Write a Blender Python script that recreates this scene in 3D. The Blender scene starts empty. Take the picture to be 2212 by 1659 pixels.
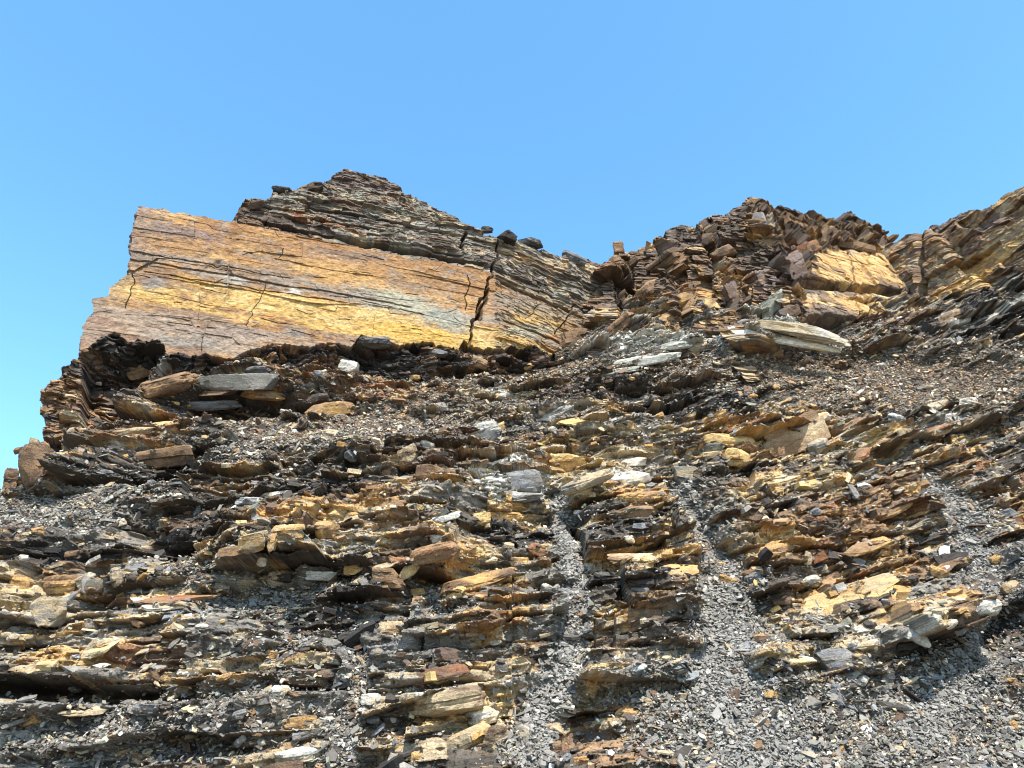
import bpy, math
import numpy as np
from mathutils import Vector

scene = bpy.context.scene
# ------------------------------------------------------------------ camera
CAMZ = 1.6
PITCH = math.radians(28.0)
HFOV = math.radians(67.0)
cam_d = bpy.data.cameras.new('camera')
cam = bpy.data.objects.new('camera', cam_d)
scene.collection.objects.link(cam)
cam.location = (0, 0, CAMZ)
cam.rotation_euler = (math.pi / 2 + PITCH, 0, 0)
cam_d.sensor_fit = 'HORIZONTAL'
cam_d.angle = HFOV
cam_d.clip_end = 3000
scene.camera = cam
# ------------------------------------------------------------------ sky, sun, exposure
SUN_EL = math.radians(56.0)
SUN_AZ = math.radians(15.0)          # to the right of straight behind the camera
SUN_ENERGY = 5.0
SKY_STRENGTH = 0.15
EXPOSURE = 1.15
w = bpy.data.worlds.new('World')
scene.world = w
w.use_nodes = True
wn = w.node_tree
wn.nodes.clear()
wo = wn.nodes.new('ShaderNodeOutputWorld')
bg = wn.nodes.new('ShaderNodeBackground')
sky = wn.nodes.new('ShaderNodeTexSky')
sky.sky_type = 'NISHITA'
sky.sun_disc = False
sky.sun_elevation = SUN_EL
sdir = Vector((math.sin(SUN_AZ) * math.cos(SUN_EL), -math.cos(SUN_AZ) * math.cos(SUN_EL), math.sin(SUN_EL)))
sky.sun_rotation = math.atan2(sdir.x, sdir.y)
sky.air_density = 1.0
sky.dust_density = 0.6
sky.ozone_density = 1.0
hs = wn.nodes.new('ShaderNodeHueSaturation')
hs.inputs['Saturation'].default_value = 1.22
hs.inputs['Value'].default_value = 1.22
hs.inputs['Hue'].default_value = 0.487
wn.links.new(sky.outputs[0], hs.inputs['Color'])
wn.links.new(hs.outputs[0], bg.inputs[0])
bg.inputs[1].default_value = SKY_STRENGTH
wn.links.new(bg.outputs[0], wo.inputs[0])
sl = bpy.data.lights.new('sun', 'SUN')
sl.energy = SUN_ENERGY
sl.angle = math.radians(0.5)
sl.color = (1.0, 0.94, 0.84)
so = bpy.data.objects.new('sun', sl)
scene.collection.objects.link(so)
so.rotation_euler = sdir.to_track_quat('Z', 'Y').to_euler()
so.location = (20, -30, 60)
scene.view_settings.view_transform = 'Standard'
scene.view_settings.look = 'None'
scene.view_settings.gamma = 1.0
scene.view_settings.exposure = EXPOSURE
scene.cycles.filter_width = 1.1
scene.cycles.max_bounces = 4
scene.cycles.diffuse_bounces = 2

# ------------------------------------------------------------------ numeric helpers
F = 1106.0 / math.tan(HFOV / 2)      # focal length for measurements taken on a 2212 x 1659 copy of the photograph
CP, SP = math.cos(PITCH), math.sin(PITCH)

def pix(x, y, z):
    zz = z - CAMZ
    f = np.maximum(y * CP + zz * SP, 0.05)
    u = -y * SP + zz * CP
    return 1106 + x / f * F, 829.5 - u / f * F

def ray(px, py):
    dx = (np.asarray(px, float) - 1106) / F
    dy = (829.5 - np.asarray(py, float)) / F
    return dx, CP - dy * SP, SP + dy * CP

def hsh(*ks):
    """cheap integer hash of any number of keys -> 0..1"""
    out = np.uint32(0x2545F491)
    for i, k in enumerate(ks):
        k = np.asarray(k)
        if k.dtype.kind == 'f':
            k = k.astype(np.int32)
        k = k.astype(np.uint32)
        out = (out ^ k) * np.uint32(0x9E3779B1 + 0x3C6EF372 * i & 0xFFFFFFFF | 1)
        out = out ^ (out >> np.uint32(15))
        out = out * np.uint32(0x85EBCA6B)
        out = out ^ (out >> np.uint32(13))
    return (out >> np.uint32(8)).astype(np.float32) * np.float32(1 / 0x1000000)

np.seterr(over='ignore')

def vnoise(x, y, seed):
    xi = np.floor(x); yi = np.floor(y)
    fx = (x - xi).astype(np.float32); fy = (y - yi).astype(np.float32)
    fx = fx * fx * (3 - 2 * fx); fy = fy * fy * (3 - 2 * fy)
    xi = xi.astype(np.int32); yi = yi.astype(np.int32)
    a = hsh(xi, yi, seed); b = hsh(xi + 1, yi, seed)
    c = hsh(xi, yi + 1, seed); d = hsh(xi + 1, yi + 1, seed)
    return (a + (b - a) * fx) * (1 - fy) + (c + (d - c) * fx) * fy - 0.5     # -0.5..0.5

def fbm(x, y, seed, n=4, gain=0.5):
    s = 0; amp = 1.0
    for i in range(n):
        s = s + vnoise(x * 2 ** i + 17.3 * i, y * 2 ** i + 9.1 * i, seed + i) * amp
        amp *= gain
    return s

def sstep(a, b, x):
    t = np.clip((x - a) / (b - a), 0, 1)
    return t * t * (3 - 2 * t)

def beds(b, thick, seed, n=1500, lo=-60.0):
    """index of the bed a height falls in, and the position within it (0 bottom, 1 top)."""
    r = np.random.default_rng(seed)
    edges = lo + np.cumsum(thick * np.exp(r.normal(0, 0.45, int(120 / thick) + 50)))
    i = np.clip(np.searchsorted(edges, b.ravel()).reshape(b.shape), 1, len(edges) - 1)
    e0 = edges[i - 1]; e1 = edges[i]
    return i, ((b - e0) / (e1 - e0)).astype(np.float32), e0, e1

def bednoise(x, i, seed, n=3, gain=.55):
    """noise along a bed, independent from one bed to the next; about -0.5..0.5"""
    out = 0; amp = 1.0
    for k in range(n):
        q = x * 2.17 ** k + hsh(i, seed + 5 * k) * 91
        c = np.floor(q); f = (q - c).astype(np.float32); c = c.astype(np.int32)
        f = f * f * (3 - 2 * f)
        h0 = hsh(i, c, seed + 5 * k + 1); h1 = hsh(i, c + 1, seed + 5 * k + 1)
        out = out + (h0 + (h1 - h0) * f - .5) * amp
        amp *= gain
    return out

def strata(a, b, seed, levels, jointed=.45, bias=0.0, warp=1.0):
    """bedded relief: each level = (bed thickness, length along the bed, amplitude, tilt along, tilt up)."""
    d = np.zeros(a.shape, np.float32)
    ids = []
    for k, (th, js, amp, ta, tb) in enumerate(levels):
        bw = b + fbm(a / (js * 1.6), b / (th * 5), seed + 50 + k, 3) * th * 0.9 * warp
        i, f, e0, e1 = beds(bw, th, seed + k)
        sp = js * (0.5 + 1.3 * hsh(i, seed + 11 + k))
        aw = a + vnoise(a / (js * .5), b / (th * 1.2), seed + 80 + k) * js * 0.4
        q = aw / sp + hsh(i, seed + 23 + k) * 37
        c = np.floor(q); fr = (q - c).astype(np.float32) - 0.5
        c = c.astype(np.int32)
        h0 = hsh(i, c, seed + 31 + k)
        hb = hsh(i, seed + 37 + k)
        nz = bednoise(a / js, i, seed + 300 + 40 * k)
        d += (amp * (jointed * (h0 - .5) + 0.4 * (hb - .5) + (1.0 - jointed) * nz) * 2).astype(np.float32)
        d += ((hsh(i, c, seed + 41 + k) - .5) * 2 * ta - bias) * fr * sp
        d += (hsh(i, c, seed + 43 + k) - .5) * 2 * tb * (f - .5) * (e1 - e0)
        ids.append((i, c, f, fr))
    return d.astype(np.float32), ids

def uni(n, sd=.24):
    return 1 / (1 + np.exp(-1.7 * n / sd))

def tint(a, ids, seed, ln=(1.6, .7), mixj=.3):
    """0..1 value that runs in streaks along the beds, for choosing a rock colour"""
    r = uni(.55 * bednoise(a / ln[0], ids[0][0], seed, 2) + .75 * bednoise(a / ln[1], ids[1][0], seed + 31, 3) + .3 * bednoise(a / (ln[1] * .5), ids[2][0], seed + 61, 2), .26)
    j = hsh(ids[1][0], ids[1][1], seed + 91)
    return np.where(hsh(ids[1][0], ids[1][1], seed + 92) < mixj, j, r)

# ------------------------------------------------------------------ rock colours (real-world, unlit)
PAL = {
    'black': (.026, .023, .021), 'dark': (.058, .050, .043), 'purple': (.135, .098, .085), 'brown': (.110, .070, .045), 'umber': (.21, .130, .070), 'rust': (.20, .090, .045),
    'ochre': (.385, .230, .088), 'yellow': (.45, .315, .135), 'tan': (.34, .265, .165), 'pale': (.46, .44, .39), 'green': (.19, .19, .15),
    'grey': (.165, .152, .132), 'slate': (.155, .158, .162),
}
PN = list(PAL)
PC = np.array([PAL[k] for k in PN], np.float32)

def ell(px, py, cx, cy, rx, ry, ang=0):
    a = math.radians(ang)
    dx = px - cx; dy = -(py - cy)
    u = dx * math.cos(a) + dy * math.sin(a)
    v = -dx * math.sin(a) + dy * math.cos(a)
    r2 = (u / rx) ** 2 + (v / ry) ** 2
    return np.exp(-1.2 * r2 ** 1.5)

def classes(px, py, base, regs):
    """per-vertex class weights from a base mix and a list of patches."""
    shp = px.shape
    px = np.asarray(px, np.float32).ravel(); py = np.asarray(py, np.float32).ravel()
    wgt = np.zeros((px.size, len(PN)), np.float32)
    tb = sum(base.values())
    for k, v in base.items():
        wgt[:, PN.index(k)] += v / tb
    for cx, cy, rx, ry, ang, mix, s in regs:
        R = 1.75 * max(rx, ry)
        m = np.flatnonzero((np.abs(px - cx) < R) & (np.abs(py - cy) < R))
        if not len(m):
            continue
        e = np.minimum(1.25 * ell(px[m], py[m], cx, cy, rx, ry, ang), 1) * s
        sub = wgt[m] * (1 - .94 * e)[:, None]
        tm = sum(mix.values())
        for k, v in mix.items():
            sub[:, PN.index(k)] += v / tm * e
        wgt[m] = sub
    wgt /= wgt.sum(-1, keepdims=True)
    return wgt.reshape(shp + (len(PN),))

def pick(wgt, r):
    idx = np.zeros(r.shape, np.int16); cs = np.zeros(r.shape, np.float32)
    for k in range(len(PN) - 1):
        cs += wgt[..., k]
        idx += (r > cs)
    return PC[idx]

# ------------------------------------------------------------------ materials
def rock_material(name, lam=(1, 1, 6), scale=6.0, contrast=0.5, bump=0.5, rough=0.9):
    m = bpy.data.materials.new(name); m.use_nodes = True
    nt = m.node_tree; N = nt.nodes; L = nt.links
    p = N['Principled BSDF']
    p.inputs['Roughness'].default_value = rough
    p.inputs['Specular IOR Level'].default_value = 0.25
    at = N.new('ShaderNodeAttribute'); at.attribute_name = 'Col'
    geo = N.new('ShaderNodeNewGeometry')
    mp = N.new('ShaderNodeMapping'); mp.inputs['Scale'].default_value = lam
    L.new(geo.outputs['Position'], mp.inputs['Vector'])
    n1 = N.new('ShaderNodeTexNoise'); n1.inputs['Scale'].default_value = scale
    n1.inputs['Detail'].default_value = 8; n1.inputs['Roughness'].default_value = 0.68
    L.new(mp.outputs[0], n1.inputs['Vector'])
    n2 = N.new('ShaderNodeTexNoise'); n2.inputs['Scale'].default_value = 55
    n2.inputs['Detail'].default_value = 5; n2.inputs['Roughness'].default_value = 0.7
    L.new(geo.outputs['Position'], n2.inputs['Vector'])
    add = N.new('ShaderNodeMath'); add.operation = 'ADD'
    L.new(n1.outputs[0], add.inputs[0]); L.new(n2.outputs[0], add.inputs[1])
    mr = N.new('ShaderNodeMapRange')
    mr.inputs['From Min'].default_value = 0.7; mr.inputs['From Max'].default_value = 1.3
    mr.inputs['To Min'].default_value = 1 - contrast; mr.inputs['To Max'].default_value = 1 + contrast
    L.new(add.outputs[0], mr.inputs['Value'])
    mul = N.new('ShaderNodeVectorMath'); mul.operation = 'MULTIPLY'
    L.new(at.outputs['Color'], mul.inputs[0]); L.new(mr.outputs[0], mul.inputs[1])
    L.new(mul.outputs[0], p.inputs['Base Color'])
    bp = N.new('ShaderNodeBump'); bp.inputs['Strength'].default_value = bump; bp.inputs['Distance'].default_value = 0.03
    L.new(add.outputs[0], bp.inputs['Height']); L.new(bp.outputs[0], p.inputs['Normal'])
    return m

M_BED = rock_material('bedded_rock', (1, 1, 6), 6.0, 0.6, 0.7)
M_SLAB = rock_material('slab_rock', (1, 1, 1.8), 8.0, 0.5, 0.6)
M_LOOSE = rock_material('loose_rock', (1, 1, 2.5), 9.0, 0.6, 0.8)
M_FLAKE = rock_material('flake_rock', (1, 1, 1), 16.0, 0.3, 0.25)

# ------------------------------------------------------------------ mesh builders
def set_col(me, col):
    ca = me.color_attributes.new('Col', 'FLOAT_COLOR', 'POINT')
    c4 = np.ones((len(col), 4), np.float32); c4[:, :3] = col
    ca.data.foreach_set('color', c4.ravel())

def make_mesh(name, V, quads, col, mat, tris=None):
    me = bpy.data.meshes.new(name)
    nq = len(quads); ntr = 0 if tris is None else len(tris)
    me.vertices.add(len(V)); me.vertices.foreach_set('co', np.ascontiguousarray(V, np.float32).ravel())
    loops = quads.ravel().astype(np.int32)
    starts = np.arange(nq, dtype=np.int32) * 4
    if ntr:
        loops = np.concatenate([loops, tris.ravel().astype(np.int32)])
        starts = np.concatenate([starts, nq * 4 + np.arange(ntr, dtype=np.int32) * 3])
    me.loops.add(len(loops)); me.loops.foreach_set('vertex_index', loops)
    me.polygons.add(nq + ntr); me.polygons.foreach_set('loop_start', starts)
    me.update(calc_edges=True)
    me.shade_flat()
    set_col(me, col)
    me.materials.append(mat)
    return me

def link(name, me, **props):
    o = bpy.data.objects.new(name, me)
    scene.collection.objects.link(o)
    for k, v in props.items():
        o[k] = v
    return o

def grid_quads(nr, nc):
    i = np.arange(nr * nc).reshape(nr, nc)
    return np.stack([i[:-1, :-1], i[:-1, 1:], i[1:, 1:], i[1:, :-1]], -1).reshape(-1, 4)

def poly_dist(px, py, pts):
    """distance to a polyline and parameter along it."""
    best = np.full(px.shape, 1e9, np.float32); par = np.zeros(px.shape, np.float32)
    n = len(pts) - 1
    for k in range(n):
        (x0, y0), (x1, y1) = pts[k], pts[k + 1]
        ex, ey = x1 - x0, y1 - y0
        t = np.clip(((px - x0) * ex + (py - y0) * ey) / (ex * ex + ey * ey), 0, 1)
        d = np.hypot(px - x0 - t * ex, py - y0 - t * ey)
        m = d < best
        best = np.where(m, d, best); par = np.where(m, (k + t) / n, par)
    return best, par

SURF = []      # (V, weights) of everything loose stones can lie on
#@@SLOPE
# ================================================================== SCREE SLOPE
ZT = [-1.2, 0, 1.5, 3.5, 6.0, 7.5, 9.0, 10.5, 12.0, 14.0]
YT = [4.6, 5.6, 6.9, 8.8, 11.2, 12.9, 14.8, 16.6, 18.2, 20.4]

def y_slope(x, z):
    y = np.interp(z, ZT, YT)
    y = y + sstep(-2.5, -8.0, x) * np.interp(z, [6, 7.9, 9.2, 11, 14], [0, .2, -.7, -1.6, -1.9])
    y = y - 0.02 * np.maximum(0, x - 3) ** 2
    y = y - 0.9 * sstep(5.5, 10.5, x) * np.interp(z, [8.5, 10.5, 14], [0, .1, .6])
    y = y - 1.8 * sstep(0, 3.8, x) * (1 - .8 * sstep(5.5, 8.5, x)) * np.interp(z, [9.3, 11, 12.5], [0, .75, 1])
    xe = np.interp(z, [4.7, 5.1, 5.6, 6.2, 6.8, 7.9, 9.2, 12], [-22, -9.0, -7.1, -7.0, -7.3, -7.4, -7.0, -6.0])
    y = y + 2.6 * np.maximum(0, xe - x)
    return y

CHUTES = [
    ([(1212, 1075), (1225, 1200), (1240, 1300), (1228, 1400), (1195, 1480), (1165, 1560), (1150, 1660)], 20, 52),
    ([(1468, 1050), (1512, 1150), (1552, 1235), (1562, 1330), (1560, 1450), (1610, 1560), (1680, 1660)], 26, 105),
    ([(2005, 1045), (2080, 1130), (2112, 1230), (2150, 1330), (2110, 1450), (2010, 1560)], 34, 80),
    ([(470, 1310), (640, 1300), (760, 1270)], 22, 24),
    ([(790, 1420), (770, 1500), (740, 1600), (720, 1680)], 28, 46),
    ([(905, 1290), (930, 1330), (990, 1320)], 18, 20),
]
SOFT = [  # scree patches: cx, cy, rx, ry, angle, strength
    (1930, 1585, 420, 120, 0, .85), (230, 1610, 420, 70, 8, .85), (2150, 1480, 120, 100, 0, .8),
    (1900, 830, 420, 52, -3, 1.0), (1560, 790, 200, 40, 0, .3), (760, 930, 330, 36, 3, .95), (620, 960, 150, 40, 20, .8),
    (150, 1105, 190, 46, 5, 1.0), (1150, 800, 180, 36, 0, .8), (1000, 905, 130, 26, 0, .6),
    (560, 1500, 130, 30, 15, .9), (1450, 1540, 110, 100, 0, .6), (2050, 900, 150, 30, 0, .6),
    (480, 1250, 90, 24, 10, .5), (1680, 1390, 90, 40, 0, .5), (640, 1400, 130, 26, 10, .5), (700, 1600, 120, 60, 0, .5),
]

def outcrop(px, py):
    o = np.ones(px.shape, np.float32)
    for pts, w0, w1 in CHUTES:
        d, t = poly_dist(px, py, pts)
        wd = w0 + (w1 - w0) * t
        o *= sstep(.5, 1.45, d / wd)
    for cx, cy, rx, ry, ang, s in SOFT:
        o *= 1 - s * np.clip(ell(px, py, cx, cy, rx, ry, ang) * 1.15, 0, 1)
    return np.clip(o, 0, 1)

DK = {'black': 2, 'dark': 3, 'brown': .8, 'grey': 1.0, 'tan': .25}
OC = {'ochre': 3, 'umber': 2, 'tan': 1.2, 'yellow': 1, 'rust': .7, 'brown': .8}
TN = {'tan': 3, 'yellow': 1, 'pale': .8, 'grey': .8, 'ochre': .6}
GR = {'grey': 3, 'pale': .4, 'slate': .6, 'dark': 1.6, 'green': .4, 'tan': .4, 'brown': .4}
GB = {'umber': 1.4, 'grey': 1.4, 'tan': 1.6, 'brown': 1.2, 'dark': .5, 'pale': .35}
PL = {'pale': 3, 'grey': 1, 'green': .6}
RB = {'umber': 2.2, 'brown': 2, 'rust': 1.2, 'ochre': 1.4, 'dark': .8, 'tan': .5}
BR = {'brown': 3, 'dark': 1.6, 'purple': 1, 'umber': .8, 'black': .6}
S_BASE = {'dark': 1.3, 'black': .7, 'brown': 1.1, 'grey': 1.7, 'tan': 1.4, 'yellow': .25, 'umber': .6, 'ochre': .18, 'pale': .1, 'slate': .25, 'green': .2}
S_REG = [
    # scree tones
    (1930, 1585, 420, 120, 0, GR, 1), (230, 1610, 420, 70, 8, GR, 1), (2150, 1480, 130, 110, 0, GR, .9), (1560, 1400, 70, 260, 0, GR, 1),
    (1225, 1300, 34, 230, 0, GR, .9), (1170, 1540, 45, 110, 0, GR, .9), (2100, 1200, 60, 160, 0, GR, .8), (1900, 830, 430, 60, -3, GB, 1), (760, 930, 330, 36, 3, GB, 1),
    (150, 1105, 190, 46, 5, GR, .9), (1150, 800, 180, 36, 0, GB, .8), (560, 1320, 160, 24, 8, GR, .8), (760, 1520, 60, 130, 0, GR, .8), (1450, 1540, 110, 100, 0, GR, .6),
    (2150, 860, 100, 30, 0, GR, .7),
    # black and dark shale, with shade painted into the cave and overhang patches
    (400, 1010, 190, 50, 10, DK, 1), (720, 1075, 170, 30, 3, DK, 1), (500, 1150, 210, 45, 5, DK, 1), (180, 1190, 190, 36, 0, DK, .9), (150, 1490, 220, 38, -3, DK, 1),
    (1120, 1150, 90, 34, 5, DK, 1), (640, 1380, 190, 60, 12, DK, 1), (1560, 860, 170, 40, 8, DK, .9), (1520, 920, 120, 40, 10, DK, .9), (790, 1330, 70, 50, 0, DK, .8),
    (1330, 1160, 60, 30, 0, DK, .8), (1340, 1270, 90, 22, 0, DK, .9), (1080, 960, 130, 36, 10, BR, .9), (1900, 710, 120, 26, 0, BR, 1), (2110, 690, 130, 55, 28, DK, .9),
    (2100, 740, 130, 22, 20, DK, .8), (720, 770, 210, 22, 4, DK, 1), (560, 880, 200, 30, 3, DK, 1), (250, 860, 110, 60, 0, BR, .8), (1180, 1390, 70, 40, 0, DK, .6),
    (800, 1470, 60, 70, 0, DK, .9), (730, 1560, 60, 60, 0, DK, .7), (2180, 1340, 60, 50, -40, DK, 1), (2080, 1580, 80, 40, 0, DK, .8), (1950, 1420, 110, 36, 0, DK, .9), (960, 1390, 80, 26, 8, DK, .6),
    (1680, 1210, 90, 20, 10, RB, .6), (950, 830, 180, 26, 0, BR, .5), (1300, 860, 150, 36, 10, BR, .7),
    # ochre, tan and rust outcrop
    (640, 1160, 130, 42, 0, OC, .9), (850, 1110, 110, 36, 10, OC, .9), (880, 1170, 120, 40, 5, TN, .8), (930, 1230, 110, 50, 15, OC, .8), (1100, 1110, 80, 22, 3, OC, 1),
    (1220, 1000, 100, 26, 4, OC, 1), (1330, 1010, 120, 34, 8, TN, 1), (1270, 1050, 90, 36, 18, TN, 1), (1110, 1050, 80, 36, 0, PL, .9), (1400, 1080, 80, 36, 5, OC, 1),
    (1390, 1200, 130, 30, 5, OC, .9), (1470, 1240, 90, 24, 4, OC, 1), (1400, 1320, 110, 34, 8, OC, .6), (1030, 1270, 130, 32, 14, OC, 1), (1080, 1350, 110, 60, 5, RB, .8), (1130, 1320, 90, 18, 8, OC, .7),
    (100, 1265, 150, 26, 0, OC, 1), (100, 1320, 80, 36, 0, TN, .8), (370, 1300, 120, 22, 4, OC, .8), (250, 1370, 220, 50, 8, TN, .8), (200, 1410, 120, 30, 15, OC, .7), (60, 1420, 90, 26, 0, OC, .8),
    (460, 1225, 80, 26, 4, TN, .9), (1590, 960, 90, 36, -10, OC, 1), (1720, 940, 110, 50, 18, OC, .8), (1740, 1030, 180, 40, 15, TN, .8), (1720, 1160, 220, 60, 14, RB, 1), (1880, 1130, 200, 50, 20, RB, .9),
    (1660, 1185, 120, 30, 8, OC, 1), (1840, 1270, 180, 45, 18, OC, 1), (1800, 1300, 110, 22, 16, TN, .8), (2160, 1120, 90, 60, 25, RB, .8), (1980, 1060, 160, 60, 22, RB, .8), (1950, 1330, 90, 24, 8, OC, .6),
    (1700, 1425, 110, 30, 0, TN, 1), (1880, 1385, 90, 30, 10, TN, .8), (1000, 1510, 150, 50, 8, TN, 1), (930, 1450, 90, 30, 8, BR, .8), (1060, 1560, 160, 50, 0, TN, .8), (860, 1550, 80, 50, 0, TN, .7),
    (1380, 1530, 110, 40, 10, OC, .7), (1300, 1470, 110, 40, 10, TN, .5), (650, 1560, 70, 40, 0, OC, .6), (650, 1630, 110, 30, 0, TN, .8), (1300, 1620, 130, 40, 0, RB, .5),
    (500, 1470, 140, 22, 14, TN, .5), (350, 1420, 120, 40, 0, RB, .6), (1380, 760, 180, 26, 8, PL, 1), (1690, 740, 130, 40, -16, PL, 1), (1480, 780, 130, 16, 6, PL, .8), (1350, 800, 160, 14, 8, TN, .6),
    (2120, 700, 60, 14, 15, PL, .6), (330, 930, 130, 22, 10, RB, .8), (310, 970, 140, 22, 8, RB, .6), (700, 855, 140, 22, 3, RB, .7), (880, 860, 120, 26, 0, RB, .6), (1250, 910, 130, 20, 6, TN, .6),
    (1600, 820, 120, 16, 5, RB, .7), (940, 1030, 60, 40, 0, BR, 1), (150, 900, 90, 60, 0, RB, .7), (60, 1010, 60, 50, 0, RB, 1),
]

nr, nc = 1500, 1850
zr = np.empty(nr); zr[0] = -1.0
tot = 0
g = np.linspace(0, 1, nr)
# rows spaced in proportion to their distance
zz = np.linspace(-1.0, 13.6, 4000)
dist = np.hypot(np.interp(zz, ZT, YT), zz - CAMZ)
wz = np.cumsum(1 / dist); wz = (wz - wz[0]) / (wz[-1] - wz[0])
zr = np.interp(g, wz, zz)
ur = np.linspace(-1.18, 1.18, nc)
U, Z = np.meshgrid(ur, zr)
X = U * (0.74 * np.interp(Z, ZT, YT) + 0.6)
Yb = y_slope(X, Z)
px, py = pix(X, Yb, Z)
O = outcrop(px + 40 * fbm(X / .5, Z / .5, 5, 4), py + 34 * fbm(X / .5, Z / .5, 9, 4))
# bedding: near level on the left, rising to the right
B = Z - 0.10 * X - 0.013 * X * np.abs(X) + 0.12 * fbm(X / 3, Z / 3, 77, 2)
B = np.where(X < 0, Z - 0.05 * X, B) - 0.02 * X
clump = sstep(.08, .22, fbm(X / .9, B / .30, 240, 3) + .05)
O = np.maximum(O, .85 * clump * np.clip(.35 + O * 2.2, 0, 1) * sstep(.0, .12, O) * np.where(Z > 8.2, .55, 1))
lev = [(.42, 1.5, .32, .18, .2), (.13, .62, .17, .25, .28), (.042, .2, .05, .35, .35)]
D, ids = strata(X, B + .06 * fbm(X / .35, Z / .25, 78, 3), 100, lev, .45)
# stepped base: bed faces stand upright, bed tops lie flat
k = 0.85 * O
i1, f1, e0, e1 = beds(B + fbm(X / 1.0, B / .8, 151, 2) * .1, .13, 101)
Zq = Z - ((f1 - .5) * (e1 - e0)) * k
Yq = y_slope(X, Zq)
rough = 0.22 * fbm(X / 1.6, Z / 1.2, 200, 3) + 0.06 * fbm(X / .3, Z / .22, 210, 3)
rough += O * .20 * fbm(X / .8, B / .35, 225, 3)
rough += O * 0.35 * fbm(X / 2.2, B / .8, 220, 2) + O * 0.30
Y = Yq - rough - D * (0.10 + 1.15 * O) - 0.02 * fbm(X / .07, B / .04, 230, 2)
for _ in range(1):
    Y[1:-1] = .22 * Y[:-2] + .56 * Y[1:-1] + .22 * Y[2:]
stp = np.abs(np.gradient(Y, axis=0))
jr = np.random.default_rng(3).random(Y.shape).astype(np.float32) - .5
Y = Y + np.clip(stp, 0, .06) * 1.1 * (.6 * jr + .8 * fbm(X / .03, Z / .02, 260, 2))
# the dark hollows: shale pulled in under the beds above
for cx, cy, rx, ry, ang, dep in [(500, 838, 210, 28, 3, -.55), (700, 868, 120, 20, 4, -.3), (270, 905, 130, 24, 8, -.4), (320, 950, 120, 14, 8, .35), (700, 905, 70, 10, 5, .4), (330, 1010, 110, 34, 8, .9), (430, 1020, 60, 30, 0, .4), (140, 1500, 210, 22, -2, .9), (330, 1170, 50, 30, 0, .4), (540, 888, 200, 20, 2, 1.0), (1240, 1135, 30, 40, 0, .3),
                                 (380, 1200, 60, 22, 0, .4), (1190, 1270, 70, 16, 4, .4), (2190, 1370, 50, 60, -30, .6), (925, 1490, 100, 10, 8, .45), (1740, 965, 80, 14, 20, .4), (1010, 1235, 80, 16, 10, .35), (1640, 1205, 70, 10, 6, .35)]:
    Y = Y + dep * ell(px, py, cx, cy, rx, ry, ang)
wg = classes(px + 30 * fbm(X / .35, B / .15, 301, 2), py + 22 * fbm(X / .35, B / .15, 302, 2), S_BASE, S_REG)
hr = tint(X, ids, 1000, (2.0, .8), .25)
C = pick(wg, hr)
Cs = (wg[..., None] * PC).sum(-2) * 0.75
kk_ = .15 + .62 * O[..., None]
C = C * kk_ + Cs * 1.2 * (1 - kk_)
C *= (0.8 + .4 * hsh(ids[2][0], ids[2][1], 12))[..., None]
V = np.stack([X, Y, Z], -1).reshape(-1, 3)
me = make_mesh('scree_slope', V, grid_quads(nr, nc), C.reshape(-1, 3), M_BED)
link('scree_slope', me, kind='structure')
SX, SY, SZ, SO, SPX, SPY = X, Y, Z, O, px, py
print('slope built')
#@@WALLS
# ================================================================== LEFT CRAG: a flat wall turned to the right
def norm(v):
    return np.asarray(v, float) / np.linalg.norm(v)

A0 = np.array([-8.35, 13.0, 9.2]); dA = norm([9.95, 4.0, 0]); nA = np.array([dA[1], -dA[0], 0])
LEAN = 0.10
upA = np.array([0, 0, 1.0]) - LEAN * nA
nP = np.cross(dA, upA); nP = nP / np.linalg.norm(nP)

def on_A(px, py):
    d = np.stack(ray(px, py), -1)
    t = ((A0 - np.array([0, 0, CAMZ])) @ nP) / (d @ nP)
    P = d * t[..., None] + np.array([0, 0, CAMZ])
    zz = P[..., 2]
    a = (P - A0 - (zz - A0[2])[..., None] * upA) @ dA
    return a, zz

TOP_A = np.array([(300, 440), (335, 446), (375, 459), (440, 469), (500, 477), (506, 470), (512, 452), (518, 440), (524, 430), (583, 424), (588, 412), (622, 411), (650, 402), (662, 397), (682, 395), (704, 390), (716, 376), (728, 367),
                  (745, 365), (765, 368), (800, 374), (835, 381), (856, 392), (876, 412), (905, 421), (925, 433), (960, 455), (985, 468), (1020, 490), (1045, 500), (1100, 516), (1150, 530), (1200, 545), (1240, 549), (1290, 562), (1340, 570), (1420, 600)], float)
LEFT_A = np.array([(300, 436), (297, 455), (285, 500), (283, 540), (276, 590), (262, 604), (240, 620), (236, 640), (205, 645), (198, 680), (182, 708), (176, 745), (166, 775), (138, 790), (122, 812), (102, 838), (92, 868), (96, 905), (101, 960), (106, 1010), (112, 1060)], float)
ta, tz = on_A(TOP_A[:, 0], TOP_A[:, 1])
la, lz = on_A(LEFT_A[:, 0], LEFT_A[:, 1])
o = np.argsort(lz); la, lz = la[o], lz[o]
ncA, nrA, ncl, nrt = 1350, 820, 40, 60
aR = ta[-1]
s = np.linspace(0, 1, ncA)
ztop = np.full(ncA, tz[0])
for _ in range(25):
    aL = np.interp(ztop, lz, la)
    av = aL + s * (aR - aL)
    ztop = 0.5 * ztop + 0.5 * np.interp(av, ta, tz)
ztop = ztop + 0.10 * fbm(av / .35, av * 0, 400, 3) * sstep(0, .3, av - av[0]) + .05 * (hsh(np.floor(av / .12), 410) - .5)
z0 = 6.6 + s * 4.4
R = np.linspace(0, 1, nrA)[:, None]
Z = z0 + (ztop - z0) * R
aL = np.interp(Z, lz, la) + 0.05 * fbm(Z / .25, Z * 0, 420, 3) + .05 * (hsh(np.floor(Z / .16 + .3 * fbm(Z / .4, Z * 0, 422, 1)), 421) - .5)
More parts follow.
